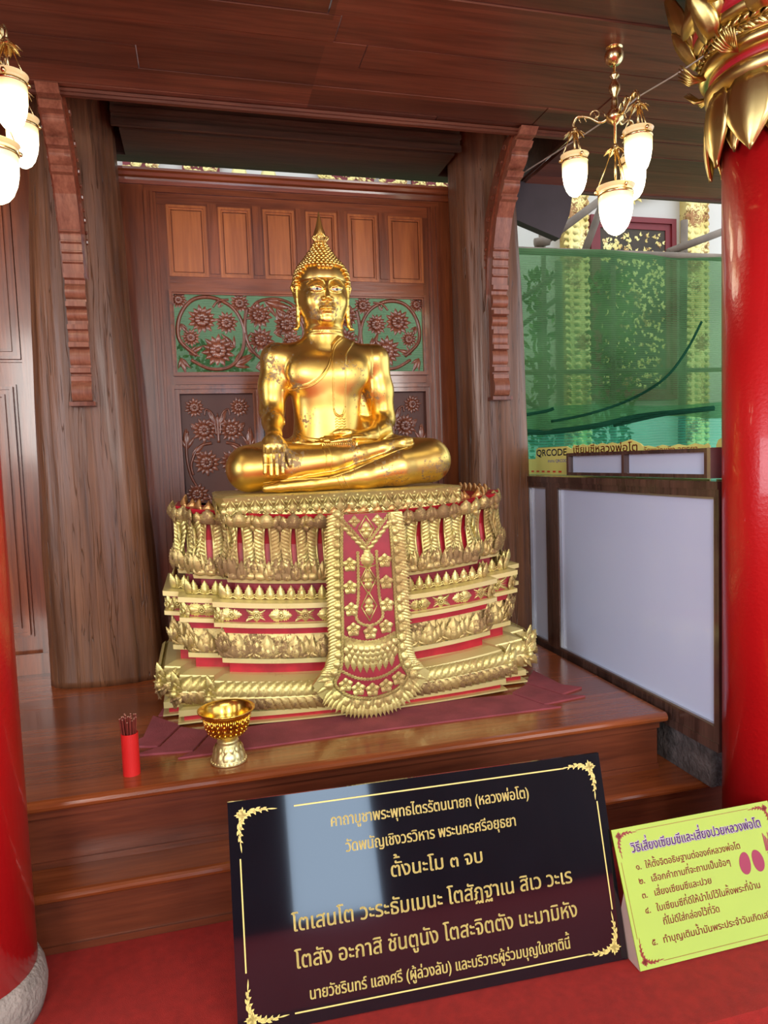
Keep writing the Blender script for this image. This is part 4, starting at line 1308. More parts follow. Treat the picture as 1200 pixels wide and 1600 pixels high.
ell((0,-.121,.757), (.004,.006,.008), .004, cut=True)
for sx in (-1, 1):
    ear = [(.100,.004,.775),(.112,.016,.815),(.124,.022,.852),(.118,.008,.868),(.109,-.006,.850),(.107,-.004,.80),(.105,.0,.765),(.106,.0,.72),(.109,-.004,.690),(.117,-.010,.676),(.126,-.012,.674)]
    chain([(sx*x, y, z) for x, y, z in ear], [.008,.0085,.008,.008,.007,.0075,.010,.0095,.0085,.007,.005], .006)
    ell((sx*.108,.010,.825), (.008,.016,.034), .008)
# robe: left part of the chest covered, folded band down the front (raised surface)
def mask_poly(X, Z, poly, soft):
    """signed distance to polygon in the x-z plane, positive inside"""
    P_ = np.array(poly); dmin = np.full(np.broadcast(X, Z).shape, 9.0); inside = np.zeros(dmin.shape, bool)
    n = len(P_)
    for i in range(n):
        a = P_[i]; b_ = P_[(i+1) % n]; ba = b_-a
        t = np.clip(((X-a[0])*ba[0] + (Z-a[1])*ba[1])/float(ba@ba), 0, 1)
        dmin = np.minimum(dmin, np.hypot(X-a[0]-t*ba[0], Z-a[1]-t*ba[1]))
        if a[1] != b_[1]:
            c = ((a[1] > Z) != (b_[1] > Z)) & (X < (b_[0]-a[0])*(Z-a[1])/(b_[1]-a[1]) + a[0])
            inside ^= c
    return np.clip((np.where(inside, dmin, -dmin))/soft + .5, 0, 1)
neckline = [(-.165,.428),(-.125,.428),(-.085,.437),(-.045,.462),(-.012,.500),(.006,.540),(.016,.575),(.030,.605),(.062,.635)]
robe = neckline + [(.2,.64),(.2,.2),(-.2,.2),(-.19,.42)]
flap = [(.018,.60),(.012,.50),(.010,.42),(.012,.33),(.018,.312),(.032,.302),(.048,.306),(.060,.33),(.062,.42),(.062,.50),(.075,.56),(.105,.60),(.13,.625),(.05,.64)]
s, X, Y, Z = sub((-.19,-.16,.20), (.19,.03,.66), .0)
m1 = mask_poly(X[:,:,:][:,0:1,:], Z[:,0:1,:] if Z.shape[1] > 1 else Z, robe, .004)
m2 = mask_poly(X[:,0:1,:], Z, flap, .004)
D[s] -= ((m1*.0034 + m2*.0046)*(Y < .02)).astype(np.float32)
# flat underside
D = np.maximum(D, -GZ[None,None,:])

def surface_nets(D, GX, GY, GZ):
    S = D < 0
    nx, ny, nz = D.shape
    c = np.zeros((nx-1, ny-1, nz-1), np.int8)
    for i in (0, 1):
        for j in (0, 1):
            for k in (0, 1):
                c += S[i:nx-1+i, j:ny-1+j, k:nz-1+k]
    act = (c > 0) & (c < 8)
    I, J, K = np.nonzero(act)
    idx = np.full(act.shape, -1, np.int32); idx[I, J, K] = np.arange(len(I))
    P_ = np.zeros((len(I), 3)); cnt = np.zeros(len(I))
    corners_ = [(i, j, k) for i in (0, 1) for j in (0, 1) for k in (0, 1)]
    for a in corners_:
        for ax in range(3):
            if a[ax]: continue
            b_ = list(a); b_[ax] = 1
            d0 = D[I+a[0], J+a[1], K+a[2]].astype(float); d1 = D[I+b_[0], J+b_[1], K+b_[2]].astype(float)
            x = (d0 < 0) != (d1 < 0)
            t = np.where(x, d0/np.where(x, d0-d1, 1), 0)
            p0 = np.stack([GX[I+a[0]], GY[J+a[1]], GZ[K+a[2]]], 1); p1 = np.stack([GX[I+b_[0]], GY[J+b_[1]], GZ[K+b_[2]]], 1)
            P_ += (p0 + (p1-p0)*t[:,None])*x[:,None]; cnt += x
    P_ /= cnt[:,None]
    F_ = []
    for ax in range(3):
        sl0 = [slice(1, -1)]*3; sl0[ax] = slice(0, -1)
        sl1 = [slice(1, -1)]*3; sl1[ax] = slice(1, None)
        e = S[tuple(sl0)] != S[tuple(sl1)]
        i, j, k = np.nonzero(e)
        neg = S[tuple(sl0)][i, j, k]
        off = [1, 1, 1]; off[ax] = 0
        i, j, k = i+off[0], j+off[1], k+off[2]
        u, v = [(1, 2), (2, 0), (0, 1)][ax]
        du = [0, 0, 0]; du[u] = 1; dv = [0, 0, 0]; dv[v] = 1
        g = lambda a, b_: idx[i - a*du[0] - b_*dv[0], j - a*du[1] - b_*dv[1], k - a*du[2] - b_*dv[2]]
        q = np.stack([g(1, 1), g(0, 1), g(0, 0), g(1, 0)], 1)
        q[~neg] = q[~neg][:, ::-1]
        F_.append(q)
    F_ = np.concatenate(F_)
    F_ = F_[(F_ >= 0).all(1)]
    return P_, F_
Pv, Fv = surface_nets(D, GX, GY, GZ)

def np_mesh(name, P_, F_, mat, parent):
    me = bpy.data.meshes.new(name)
    me.vertices.add(len(P_)); me.vertices.foreach_set('co', P_.astype(np.float32).ravel())
    me.loops.add(len(F_)*4); me.loops.foreach_set('vertex_index', F_.astype(np.int32).ravel())
    me.polygons.add(len(F_)); me.polygons.foreach_set('loop_start', np.arange(0, len(F_)*4, 4, dtype=np.int32))
    me.polygons.foreach_set('use_smooth', np.ones(len(F_), bool))
    me.update(calc_edges=True); me.validate()
    me.materials.append(mat)
    o = bpy.data.objects.new(name, me); col.objects.link(o); o.parent = parent
    return o
statue = thing('buddha_statue', SO, 'large polished gold seated Buddha statue touching its knee, flame on its head', 'statue')
body = np_mesh('body', Pv, Fv, M['statue'], statue)

# front-surface lookup for lines laid on the robe
def hit(x, z, ystart=-.30):
    i = int(np.clip(np.searchsorted(GX, x)-1, 0, len(GX)-2)); k = int(np.clip(np.searchsorted(GZ, z)-1, 0, len(GZ)-2))
    tx = float((x-GX[i])/(GX[i+1]-GX[i])); tz_ = float((z-GZ[k])/(GZ[k+1]-GZ[k]))
    colm = (D[i,:,k]*(1-tx)*(1-tz_) + D[i+1,:,k]*tx*(1-tz_) + D[i,:,k+1]*(1-tx)*tz_ + D[i+1,:,k+1]*tx*tz_)
    for j in range(len(GY)-1):
        if GY[j] < ystart: continue
        if colm[j+1] < 0 <= colm[j]:
            t = colm[j]/(colm[j]-colm[j+1]); return float(GY[j] + t*(GY[j+1]-GY[j]))
    return None
def cord(b, pts, r, n=10, ystart=-.30, lift=.0):
    P_ = catmull([(p[0], 0, p[1]) for p in pts], n); out = []
    for p in P_:
        y = hit(p.x, p.z, ystart)
        if y is None: continue
        out.append((p.x + SO.x, y - lift + SO.y, p.z + SO.z))
    if len(out) > 2:
        for _ in range(3):
            ys = [q[1] for q in out]
            out = [out[0]] + [(q[0], (ys[i] + ys[i+1]*2 + ys[i+2])/4, q[2]) for i, q in enumerate(out[1:-1])] + [out[-1]]
        b.tube(out, r, 6)
b = MB()
cord(b, neckline, .0038); cord(b, [(x+.004, z-.010) for x, z in neckline], .0030)
cord(b, [(.018,.60),(.012,.50),(.010,.42),(.012,.33)], .003); cord(b, [(.105,.60),(.075,.56),(.062,.50),(.062,.42),(.062,.34)], .003)
cord(b, [(.012,.33),(.018,.312),(.034,.303),(.05,.308),(.060,.33)], .0026)
cord(b, [(-.142,.245),(-.11,.222),(-.07,.212),(-.03,.205)], .003); cord(b, [(-.142,.232),(-.11,.210),(-.07,.200)], .003)
for dx in (0, .022):   # hems on the upper shin
    cord(b, [(-.060+dx,.172),(-.052+dx,.14),(-.052+dx,.11),(-.058+dx,.08)], .0026)
for dx in (0, .026):   # hems on the lower shin
    cord(b, [(-.025+dx,.066),(-.012+dx,.045),(-.002+dx,.025),(.012+dx,.006)], .0026)
cord(b, [(-.045,.052),(.05,.078),(.15,.115),(.24,.148),(.30,.165)], .0028)
cord(b, [(-.30,.040),(-.22,.048),(-.14,.050),(-.05,.052)], .0026)
b.build('robe_edge', M['statue'], statue, smooth=True)
# pleats at the end of the folded band
b = MB()
for s_, x0 in ((-1,.028),(1,.050)):
    for k in range(6):
        z = .292 - k*.011
        cord(b, [(x0 - .012, z-.003), (x0 - .004, z+.003), (x0+.004, z-.002), (x0+.011, z+.002)], .0026, 4)
b.build('pleat', M['statue'], statue, smooth=True)
# lap cloth under the palm
b = MB()
for k in range(16):
    x = -.055 + k*.0085
    b.tube([(SO.x+x, SO.y-.196, SO.z+.165+ .0006*k), (SO.x+x+.003, SO.y-.199, SO.z+.176+.0006*k), (SO.x+x, SO.y-.194, SO.z+.187+.0006*k)], .0036, 5)
b.box(SO.x-.06, SO.x+.085, SO.y-.195, SO.y-.12, SO.z+.163, SO.z+.189)
b.build('lap_cloth', M['statue'], statue)
# eyes
M['eye_white'] = plain('eye_white', srgb(205,205,195), rough=.25, var=.05)
M['pupil'] = plain('pupil_black', srgb(12,12,14), rough=.2, var=.0)
for sx in (-1, 1):
    b = MB(); n_ = 14; v = []; f = []
    up_ = [(.018,.8175),(.028,.8222),(.042,.8235),(.056,.8218),(.065,.8190)]; lo_ = [(.016,.8170),(.028,.8145),(.042,.8138),(.056,.8160),(.067,.8188)]
    for i in range(n_+1):
        x = .018 + .047*i/n_
        zu, zl = interp(x, up_), interp(x, lo_)
        for k in range(4):
            z = lerp(zl, zu, k/3)
            y = hit(sx*x, z) or -.1
            v.append((SO.x + sx*x, SO.y + y - .0008, SO.z + z))
    for i in range(n_):
        for k in range(3): f.append((i*4+k, i*4+k+1, i*4+4+k+1, i*4+4+k))
    b.add(v, f)
    ey = b.build('eye', M['eye_white'], statue, smooth=True)
    xp = .040 + (.003 if sx > 0 else -.001)
    y = hit(sx*xp, .8205) or -.1
    b = MB().ball((SO.x + sx*xp, SO.y + y - .0005, SO.z + .8190), .0052, 14, 8, (1,.28,.85))
    b.build('pupil', M['pupil'], ey, smooth=True)
# hair: rows of pointed curls over skull and crown
ht = [(.70,.092),(.76,.100),(.80,.107),(.84,.111),(.88,.113),(.905,.108),(.925,.098),(.945,.082),(.965,.064),(.985,.050),(1.005,.038),(1.025,.027),(1.036,.020)]
b = MB(); cap = MB()
cap.lathe([(max(.001, interp(z, ht)-.004), z) for z in [.862 + .175*k/16 for k in range(17)]] + [(0, 1.037)], (SO.x, SO.y+.012, SO.z), 40, sx=1, sy=1.02)
hairline = [(0,.908),(22,.918),(42,.917),(58,.900),(70,.872),(80,.835),(92,.800),(110,.76),(180,.735)]
z = .74; row = 0
while z < 1.036:
    r = interp(z, ht); slope = (interp(z+.006, ht) - interp(z-.006, ht))/.012
    ds = .0148/math.sqrt(1 + slope*slope)
    nn = max(6, int(2*PI*r/.0168))
    for k in range(nn):
        a = 2*PI*(k + .5*(row % 2))/nn
        deg = abs((math.degrees(a) + 90) % 360)       # angle from the front (-y)
        deg = min(deg, 360-deg)
        if z < interp(deg, hairline): continue
        p = (SO.x + math.cos(a)*r, SO.y + .012 + math.sin(a)*r*1.02, SO.z + z)
        nrm = Vector((math.cos(a), math.sin(a), -slope)).normalized()
        sz = .0092 if z < .99 else .0076
        Rm = nrm.to_track_quat('Z', 'Y').to_matrix()
        b.ball(p, sz, 8, 6, (1,1,1.3), Rm)
    z += ds; row += 1
hair = cap.build('hair', M['statue_hair'], statue, smooth=True)
b.build('curls', M['statue_hair'], hair, smooth=True)
# flame finial
b = MB()
F0 = Vector((SO.x, SO.y+.008, SO.z+1.030))
b.lathe([(.018,0),(.026,.006),(.030,.016),(.029,.032),(.023,.05),(.016,.07),(.010,.095),(.005,.118),(.0,.137)], tuple(F0), 20, sy=.55)
for s in (-1, 1):
    for x0, h, r in ((.027,.075,.0062),(.019,.10,.006),(.010,.122,.0055),(.003,.134,.005)):
        pts = [F0 + Vector((s*x0*.75, -.019, .008)), F0 + Vector((s*x0*1.2, -.018, .024)), F0 + Vector((s*x0*.62, -.017, h*.42)), F0 + Vector((s*x0*.58, -.012, h*.66)), F0 + Vector((s*x0*.10, -.004, h))]
        P_ = catmull(pts, 6)
        b.tube(P_, [r*(1 - .8*i/(len(P_)-1)) for i in range(len(P_))], 6)
b.tube([F0 + Vector((math.cos(t)*.012*(1-t/16), -.019, .022 + math.sin(t)*.012*(1-t/16))) for t in [i*.6 for i in range(20)]], .0032, 6)
b.lathe([(.020,-.006),(.026,-.002),(.026,.004),(.018,.008)], tuple(F0), 20, sy=.8)
b.build('flame_finial', M['statue_hair'], statue, smooth=True)
# ================================================================ LETTERING
_glyphs = {}
def contours(s):
    """outline polygons of a line of text, size 1, one list per closed contour, in reading order"""
    c = bpy.data.curves.new('lettering', 'FONT'); c.body = s; c.size = 1.0; c.fill_mode = 'NONE'; c.resolution_u = 4
    o = bpy.data.objects.new('lettering', c); col.objects.link(o)
    bpy.context.view_layer.update()
    me = o.evaluated_get(bpy.context.evaluated_depsgraph_get()).to_mesh()
    nb = {}
    for e in me.edges:
        a, b_ = e.vertices; nb.setdefault(a, []).append(b_); nb.setdefault(b_, []).append(a)
    co = [(v.co.x, v.co.y) for v in me.vertices]; seen = set(); out = []
    for s0 in range(len(co)):
        if s0 in seen or s0 not in nb: continue
        loop = [s0]; seen.add(s0); cur = s0
        # walk in vertex order so the direction of the outline is kept
        nxt = s0+1 if (s0+1) in nb[s0] else nb[s0][0]
        while nxt not in seen:
            loop.append(nxt); seen.add(nxt); cur = nxt
            cand = [q for q in nb[cur] if q not in seen]
            if not cand: break
            nxt = cand[0]
        out.append([co[i] for i in loop])
    o.to_mesh_clear(); bpy.data.objects.remove(o); bpy.data.curves.remove(c)
    return out
def ncont(ch):
    if ch not in _glyphs: _glyphs[ch] = len(contours(ch)) if ch.strip() else 0
    return _glyphs[ch]
UPV = set('\u0e31\u0e34\u0e35\u0e36\u0e37\u0e4d'); TONE = set('\u0e48\u0e49\u0e4a\u0e4b\u0e4c')
def text_contours(s, raise_=.26):
    cs = contours(s); i = 0; out = []
    for k, ch in enumerate(s):
        n_ = ncont(ch)
        up = ch in TONE and k and (s[k-1] in UPV or (k+1 < len(s) and s[k+1] == '\u0e33'))
        for q in cs[i:i+n_]:
            out.append([(x, y + (raise_ if up else 0)) for x, y in q])
        i += n_
    out += cs[i:]
    return out
def text_geo(s, grow=0.0):
    """filled letters by constrained triangulation with the non-zero rule -> verts 2-D, triangles"""
    V, F_ = [], []
    cs = text_contours(s)
    boxes = [(min(p[0] for p in c), max(p[0] for p in c), min(p[1] for p in c), max(p[1] for p in c)) for c in cs]
    # group contours that overlap in x and y
    par = list(range(len(cs)))
    def root_(i):
        while par[i] != i: i = par[i]
        return i
    for i in range(len(cs)):
        for j in range(i):
            a, b_ = boxes[i], boxes[j]
            if a[0] <= b_[1] and b_[0] <= a[1] and a[2] <= b_[3] and b_[2] <= a[3]: par[root_(i)] = root_(j)
    groups = {}
    for i in range(len(cs)): groups.setdefault(root_(i), []).append(cs[i])
    for g in groups.values():
        vs, es = [], []
        for c in g:
            b0 = len(vs); vs += [Vector(p) for p in c]; es += [(b0+k, b0+(k+1) % len(c)) for k in range(len(c))]
        r = delaunay_2d_cdt(vs, es, [], 0, 1e-6)
        ov, of = r[0], r[2]
        tri = np.array([[(ov[i].x, ov[i].y) for i in f] for f in of if len(f) == 3])
        ids = [f for f in of if len(f) == 3]
        if not len(tri): continue
        cx_, cy_ = tri[:,:,0].mean(1), tri[:,:,1].mean(1)
        wn_ = np.zeros(len(tri), int)
        for c in g:
            a = np.array(c); b_ = np.roll(a, -1, 0)
            for (x0, y0), (x1, y1) in zip(a, b_):
                if y0 == y1: continue
                hit_ = ((y0 <= cy_) & (cy_ < y1)) | ((y1 <= cy_) & (cy_ < y0))
                xx = x0 + (cy_-y0)*(x1-x0)/(y1-y0)
                wn_ += np.where(hit_ & (xx > cx_), 1 if y1 > y0 else -1, 0)
        b0 = len(V)
        V += [(p.x, p.y) for p in ov]
        F_ += [[b0+i for i in f] for f, w in zip(ids, wn_) if w != 0]
    return V, F_
def letters(s, name, mat, org, u, v, n, uc, vb, width, size, parent, lift=.0006, shear=0.0, offs=((0,0),), left=False):
    """one line of text on a board: board origin org, axes u, v, normal n; centred at uc (or left aligned), baseline vb"""
    V, F_ = text_geo(s)
    xs = [p[0] for p in V]; x0, x1 = min(xs), max(xs)
    sx = width/(x1-x0) if width else size
    b = MB()
    for du, dv in offs:
        vs = []
        for x, y in V:
            uu = (x-x0)*sx - (0 if left else (x1-x0)*sx/2) + uc + du + y*size*shear; vv = vb + y*size + dv
            vs.append(tuple(org + u*uu + v*vv + n*lift))
        b.add(vs, F_)
    return b.build(name, mat, parent, recalc=False)

def flat_poly(b, pts, org, u, v, n, lift): 
    m = len(pts); b.add([tuple(org + u*p[0] + v*p[1] + n*lift) for p in pts], [tuple(range(m))])
def kanok_corner(b, org, u, v, n, cu, cv, su, sv, S, lift=.0007):
    """flame-scroll corner ornament growing from the corner (cu, cv) along +su and +sv"""
    def leaf(x, y, a, L_, w):
        pts = []
        for t in (0,.2,.45,.7,.88,1): pts.append((t*L_, w*math.sin(PI*min(1,t**.8))*.5 + .25*w*t*t))
        for t in (.88,.7,.45,.2): pts.append((t*L_, -w*math.sin(PI*min(1,t**.8))*.28 + .25*w*t*t))
        q = []
        for px, py in pts:
            X, Y = x + px*math.cos(a) - py*math.sin(a), y + px*math.sin(a) + py*math.cos(a)
            q.append((cu + su*X*S, cv + sv*Y*S))
        flat_poly(b, q, org, u, v, n, lift)
    def both(x, y, a, L_, w):
        leaf(x, y, a, L_, w); leaf(y, x, PI/2-a, L_, -w)
    # central lozenge flower
    for k in range(8): leaf(.17, .17, k*PI/4 + .39, .15, .11)
    for k in range(4): leaf(.17, .17, k*PI/2, .20, .07)
    for x, a, L_, w in ((.30,.9,.16,.09),(.30,.1,.22,.10),(.34,-.4,.15,.08),(.44,1.0,.15,.08),(.46,.15,.22,.09),(.5,-.4,.13,.07),(.58,.9,.13,.07),(.62,.12,.2,.07),(.66,-.3,.12,.06),(.74,.7,.10,.05),(.78,.05,.26,.045),(.04,.8,.14,.07)):
        both(x, .08 + .02*math.sin(x*9), a, L_, w)
def rule(b, org, u, v, n, a, c, w, lift=.0007):
    d = Vector((c[0]-a[0], c[1]-a[1])).normalized(); p = Vector((-d.y, d.x))*w/2
    flat_poly(b, [(a[0]+p.x, a[1]+p.y), (a[0]-p.x, a[1]-p.y), (c[0]-p.x, c[1]-p.y), (c[0]+p.x, c[1]+p.y)], org, u, v, n, lift)

# ================================================================ BLACK PRAYER BOARD
BL = Vector((.014, 1.672, .0)); BR = Vector((1.068, 1.632, .0))
u = (BR-BL).normalized(); W_ = (BR-BL).length
back = Vector((-u.y, u.x, 0)); tl = math.radians(15.5)
v = (UP*math.cos(tl) + back*math.sin(tl)).normalized(); n_ = u.cross(v).normalized()
H_ = .546
sign = thing('prayer_board', (BL+BR)/2, 'glossy black board with gold prayer lettering leaning on the carpet', 'sign')
def board(org, u, v, n, w, h, t, parent, mat, name='board'):
    b = MB(); c = [org, org+u*w, org+u*w+v*h, org+v*h]
    b.add([tuple(p) for p in c] + [tuple(p - n*t) for p in c], [(0,1,2,3),(7,6,5,4),(0,4,5,1),(1,5,6,2),(2,6,7,3),(3,7,4,0)])
    return b.build(name, mat, parent)
M['black_gloss'] = plain('black_granite_gloss', srgb(16,17,24), rough=.06, coat=.6, var=.1)
M['gold_ink'] = plain('gold_ink', srgb(226,206,120), rough=.45, var=.03)
bo = BL + Vector((0,0,.004))
brd = board(bo, u, v, n_, W_, H_, .012, sign, M['black_gloss'])
for uu in (.22, .80):
    b = MB(); q = bo + u*uu
    b.tube([q + v*.42 - n_*.016, Vector((q.x, q.y, 0)) + back*.30 + Vector((0,0,.006))], .006, 6)
    b.build('prop', M['riser'], sign)
m_ = .035; g = MB()
for a, c in (((.17,H_-.030),(W_-.115,H_-.030)),((.14,.030),(W_-.11,.030)),((.026,.14),(.026,H_-.14)),((W_-.026,.13),(W_-.026,H_-.13))):
    rule(g, bo, u, v, n_, a, c, .0036)
g.build('border_line', M['gold_ink'], brd, recalc=False)
for cu, cv, su, sv in ((.018,H_-.018,1,-1),(W_-.018,H_-.018,-1,-1),(.018,.018,1,1),(W_-.018,.018,-1,1)):
    g = MB(); kanok_corner(g, bo, u, v, n_, cu, cv, su, sv, .105); g.build('corner_scroll', M['gold_ink'], brd, recalc=False)
for s, uc, vf, wd, sz in (('คาถาบูชาพระพุทธไตรรัตนนายก (หลวงพ่อโต)',.535,.152,.56,.040),('วัดพนัญเชิงวรวิหาร พระนครศรีอยุธยา',.528,.276,.478,.040),('ตั้งนะโม ๓ จบ',.532,.416,.255,.050),
        ('โตเสนโต วะระธัมเมนะ โตสัฏฐาเน สิเว วะเร',.524,.578,.775,.054),('โตสัง อะกาสิ ชันตูนัง โตสะจิตตัง นะมามิหัง',.526,.736,.775,.054),('นายวัชรินทร์ แสงศรี (ผู้ล่วงลับ) และบริวารผู้ร่วมบุญในชาตินี้',.526,.882,.71,.038)):
    letters(s, 'lettering', M['gold_ink'], bo, u, v, n_, uc*W_/1.037, H_*(1-vf) - sz*.28, wd, sz, brd, offs=((0,0),(.0011,0),(.0005,.0006)))

# ================================================================ YELLOW INSTRUCTION STAND
L0 = Vector((1.072, 1.580, .004)); u = Vector((1, .006, 0)).normalized(); back = Vector((-u.y, u.x, 0)); tl = math.radians(22)
v = (UP*math.cos(tl) + back*math.sin(tl)).normalized(); n_ = u.cross(v).normalized()
W2, H2 = .535, .352
ys = thing('instruction_stand', L0 + u*W2/2, 'yellow-green acrylic sign with red instructions standing on the red carpet', 'sign')
M['yellow'] = plain('yellow_print', srgb(164,188,44), rough=.12, coat=.5, var=.03)
M['acrylic'] = plain('acrylic_foot', srgb(196,170,160), rough=.1, coat=.5, var=.05)
M['red_ink'] = plain('red_ink', srgb(146,36,20), rough=.4, var=.03); M['purple_ink'] = plain('purple_ink', srgb(92,20,110), rough=.4, var=.03); M['white_ink'] = plain('white_ink', srgb(236,226,240), rough=.4, var=.02)
M['crimson_ink'] = plain('crimson_ink', srgb(150,24,66), rough=.3, var=.05); M['orange_ink'] = plain('orange_ink', srgb(214,120,40), rough=.4, var=.03)
yb = board(L0, u, v, n_, W2, H2, .003, ys, M['yellow'])
b = MB()
a0 = L0 - n_*.0032; top = a0 + v*.02
c = [a0, a0+u*W2, Vector(a0) + u*W2 + back*.125, Vector(a0) + back*.125]
c = [Vector((p.x, p.y, .0045)) for p in c]
b.add([tuple(p) for p in c] + [tuple(p - UP*.003) for p in c], [(0,1,2,3),(7,6,5,4),(0,4,5,1),(1,5,6,2),(2,6,7,3),(3,7,4,0)])
b.add([tuple(L0 - n_*.0035 + v*.02), tuple(L0 - n_*.0035 + v*.19), tuple(Vector((L0.x, L0.y, .005)) + back*.12), tuple(Vector((L0.x, L0.y, .005)) + back*.005),
       tuple(L0 - n_*.0035 + v*.02 + u*.003), tuple(L0 - n_*.0035 + v*.19 + u*.003), tuple(Vector((L0.x, L0.y, .005)) + back*.12 + u*.003), tuple(Vector((L0.x, L0.y, .005)) + back*.005 + u*.003)],
      [(0,1,2,3),(7,6,5,4),(0,4,5,1),(1,5,6,2),(2,6,7,3),(3,7,4,0)])
b.build('acrylic_foot', M['acrylic'], ys)
g = MB()
for a, c in (((.075,H2-.012),(W2-.075,H2-.012)),((.075,.012),(W2-.07,.012)),((.010,.075),(.010,H2-.085))): rule(g, L0, u, v, n_, a, c, .0011)
g.build('border_line', M['red_ink'], yb, recalc=False)
for cu, cv, su, sv in ((.008,H2-.008,1,-1),(.008,.008,1,1),(W2-.008,H2-.008,-1,-1),(W2-.008,.008,-1,1)):
    g = MB(); kanok_corner(g, L0, u, v, n_, cu, cv, su, sv, .068); g.build('corner_scroll', M['red_ink'], yb, recalc=False)
TT = 'วิธีเสี่ยงเซียมซีและเสี่ยงปวยหลวงพ่อโต'
ring_ = [(math.cos(k*PI/4)*.0015, math.sin(k*PI/4)*.0015) for k in range(8)]
letters(TT, 'title_shadow', M['purple_ink'], L0, u, v, n_, .268, H2-.066, .44, .034, yb, lift=.0004, offs=[(a*1.25+.0006, c*1.25-.0006) for a, c in ring_])
letters(TT, 'title_outline', M['white_ink'], L0, u, v, n_, .268, H2-.066, .44, .034, yb, lift=.0007, offs=ring_)
letters(TT, 'title', M['purple_ink'], L0, u, v, n_, .268, H2-.066, .44, .034, yb, lift=.001, offs=((0,0),(.0009,0),(.0004,.0007)))
for s, x, y, wd in (('๑.',.052,.112,0),('ให้ตั้งจิตอธิษฐานต่อองค์หลวงพ่อโต',.082,.112,.318),('๒.',.052,.148,0),('เลือกคำถามที่จะถามเป็นข้อๆ',.092,.148,.262),('๓.',.052,.184,0),('เสี่ยงเซียมซีและปวย',.092,.184,.186),
        ('๔.',.052,.222,0),('ใบเซียมซีที่ดีให้นำไปไว้ในหิ้งพระที่บ้าน',.088,.222,.345),('ที่ไม่ดีใส่กล่องไว้ที่วัด',.100,.258,.182),('๕.',.052,.300,0),('ทำบุญเติมน้ำมันพระประจำวันเกิดเสริมดวง',.088,.300,.415)):
    letters(s, 'lettering', M['red_ink'], L0, u, v, n_, x, H2-y, wd or None, .024, yb, left=True, offs=((0,0),(.0007,0),(.0003,.0006)))
# picture of the two red divination beans and the stick tube
g = MB()
def bean(x, y, s):
    pts = []
    for k in range(24):
        a = 2*PI*k/24; r_ = .0235*(1 - .22*max(0, math.cos(a + (0 if s > 0 else PI)))**2)
        pts.append((x + math.cos(a)*r_*.92, y + math.sin(a)*r_*1.25 + s*.004*math.cos(a)))
    flat_poly(g, pts, L0, u, v, n_, .0006)
bean(.405, H2-.152, 1); bean(.447, H2-.152, -1)
g.build('printed_beans', M['crimson_ink'], yb, recalc=False)
g = MB(); flat_poly(g, [(.492,H2-.215),(.535,H2-.215),(.535,H2-.135),(.488,H2-.135)], L0, u, v, n_, .0006)
for k in range(9): flat_poly(g, [(.484+k*.0055,H2-.132),(.489+k*.0055,H2-.132),(.490+k*.0058,H2-.088-.008*(k % 3)),(.486+k*.0058,H2-.082-.008*(k % 3))], L0, u, v, n_, .0007)
g.build('printed_stick_tube', M['crimson_ink'], yb, recalc=False)

# ================================================================ OFFERING BOWL AND FORTUNE STICKS
bc = (.038, 2.342, ZP)
bowl = thing('offering_bowl', bc, 'gold footed offering bowl on the platform edge in front of the pedestal', 'bowl')
b = MB()
b.lathe([(.020,.078),(.034,.084),(.052,.094),(.066,.112),(.073,.135),(.078,.158),(.086,.170),(.0935,.176),(.094,.179),(.0905,.1795),(.083,.173),(.075,.160),(.069,.135),(.062,.114),(.048,.099),(.03,.092),(0,.090)], bc, 48)
cup_ = b.build('cup', M['bowl'], bowl, smooth=True)
b = MB()
for k in range(22):
    a = 2*PI*k/22; nr = Vector((math.cos(a), math.sin(a), 0)); uu = Vector((-math.sin(a), math.cos(a), 0)); C_ = Vector(bc)
    pr = [(.050,.093),(.060,.102),(.068,.118),(.073,.137),(.077,.155)]
    for s in (-1, 1): b.tube([C_ + nr*r_ + UP*z + uu*s*r_*.10 for r_, z in pr], .0017, 5)
    for r_, z in ((.063,.106),(.070,.122),(.074,.138),(.077,.152)): b.ball(tuple(C_ + nr*r_ + UP*z), .0042, 6, 4)
b.build('embossing', M['bowl'], cup_, smooth=True)
b = MB()
b.lathe([(.0,.0),(.058,.0),(.060,.004),(.057,.010),(.054,.014),(.051,.024),(.046,.038),(.041,.052),(.035,.060),(.033,.066),(.036,.070),(.033,.075),(.03,.078),(.0,.082)], bc, 40)
ft = b.build('foot', M['bowl_foot'], bowl, smooth=True)
b = MB()
for k in range(14):
    a = 2*PI*k/14; nr = Vector((math.cos(a), math.sin(a), 0)); uu = Vector((-math.sin(a), math.cos(a), 0)); C_ = Vector(bc)
    b.petal(C_ + nr*.054 + UP*.015, uu, UP - nr*.35, nr, .022, .034, t=.2, shape='lotus')
    b.petal(C_ + nr*.043 + UP*.058, uu, -UP + nr*.3, nr, .016, .022, t=.2, shape='lotus')
    b.ball(tuple(C_ + nr*.0565 + UP*.008), .004, 6, 4); b.ball(tuple(Vector(bc) + Vector((math.cos(a+.22)*.0565, math.sin(a+.22)*.0565, .008))), .004, 6, 4)
b.build('foot_petals', M['bowl_foot'], ft, smooth=True)
M['offering'] = plain('red_offerings', srgb(190,90,60), rough=.5, var=.5, scale=60)
b = MB(); rr = random.Random(4)
for k in range(16):
    a = rr.random()*6.28; q = rr.random()*.03
    Rm = Matrix.Rotation(rr.random()*3, 3, 'Z')
    b.ball((bc[0]+math.cos(a)*q, bc[1]+math.sin(a)*q, ZP+.097+rr.random()*.006), .010, 7, 4, (1.5,.7,.35), Rm)
tag(b.build('bowl_scraps', M['offering']), 'small red and pink scraps lying inside the gold offering bowl', 'scraps', kind='stuff')

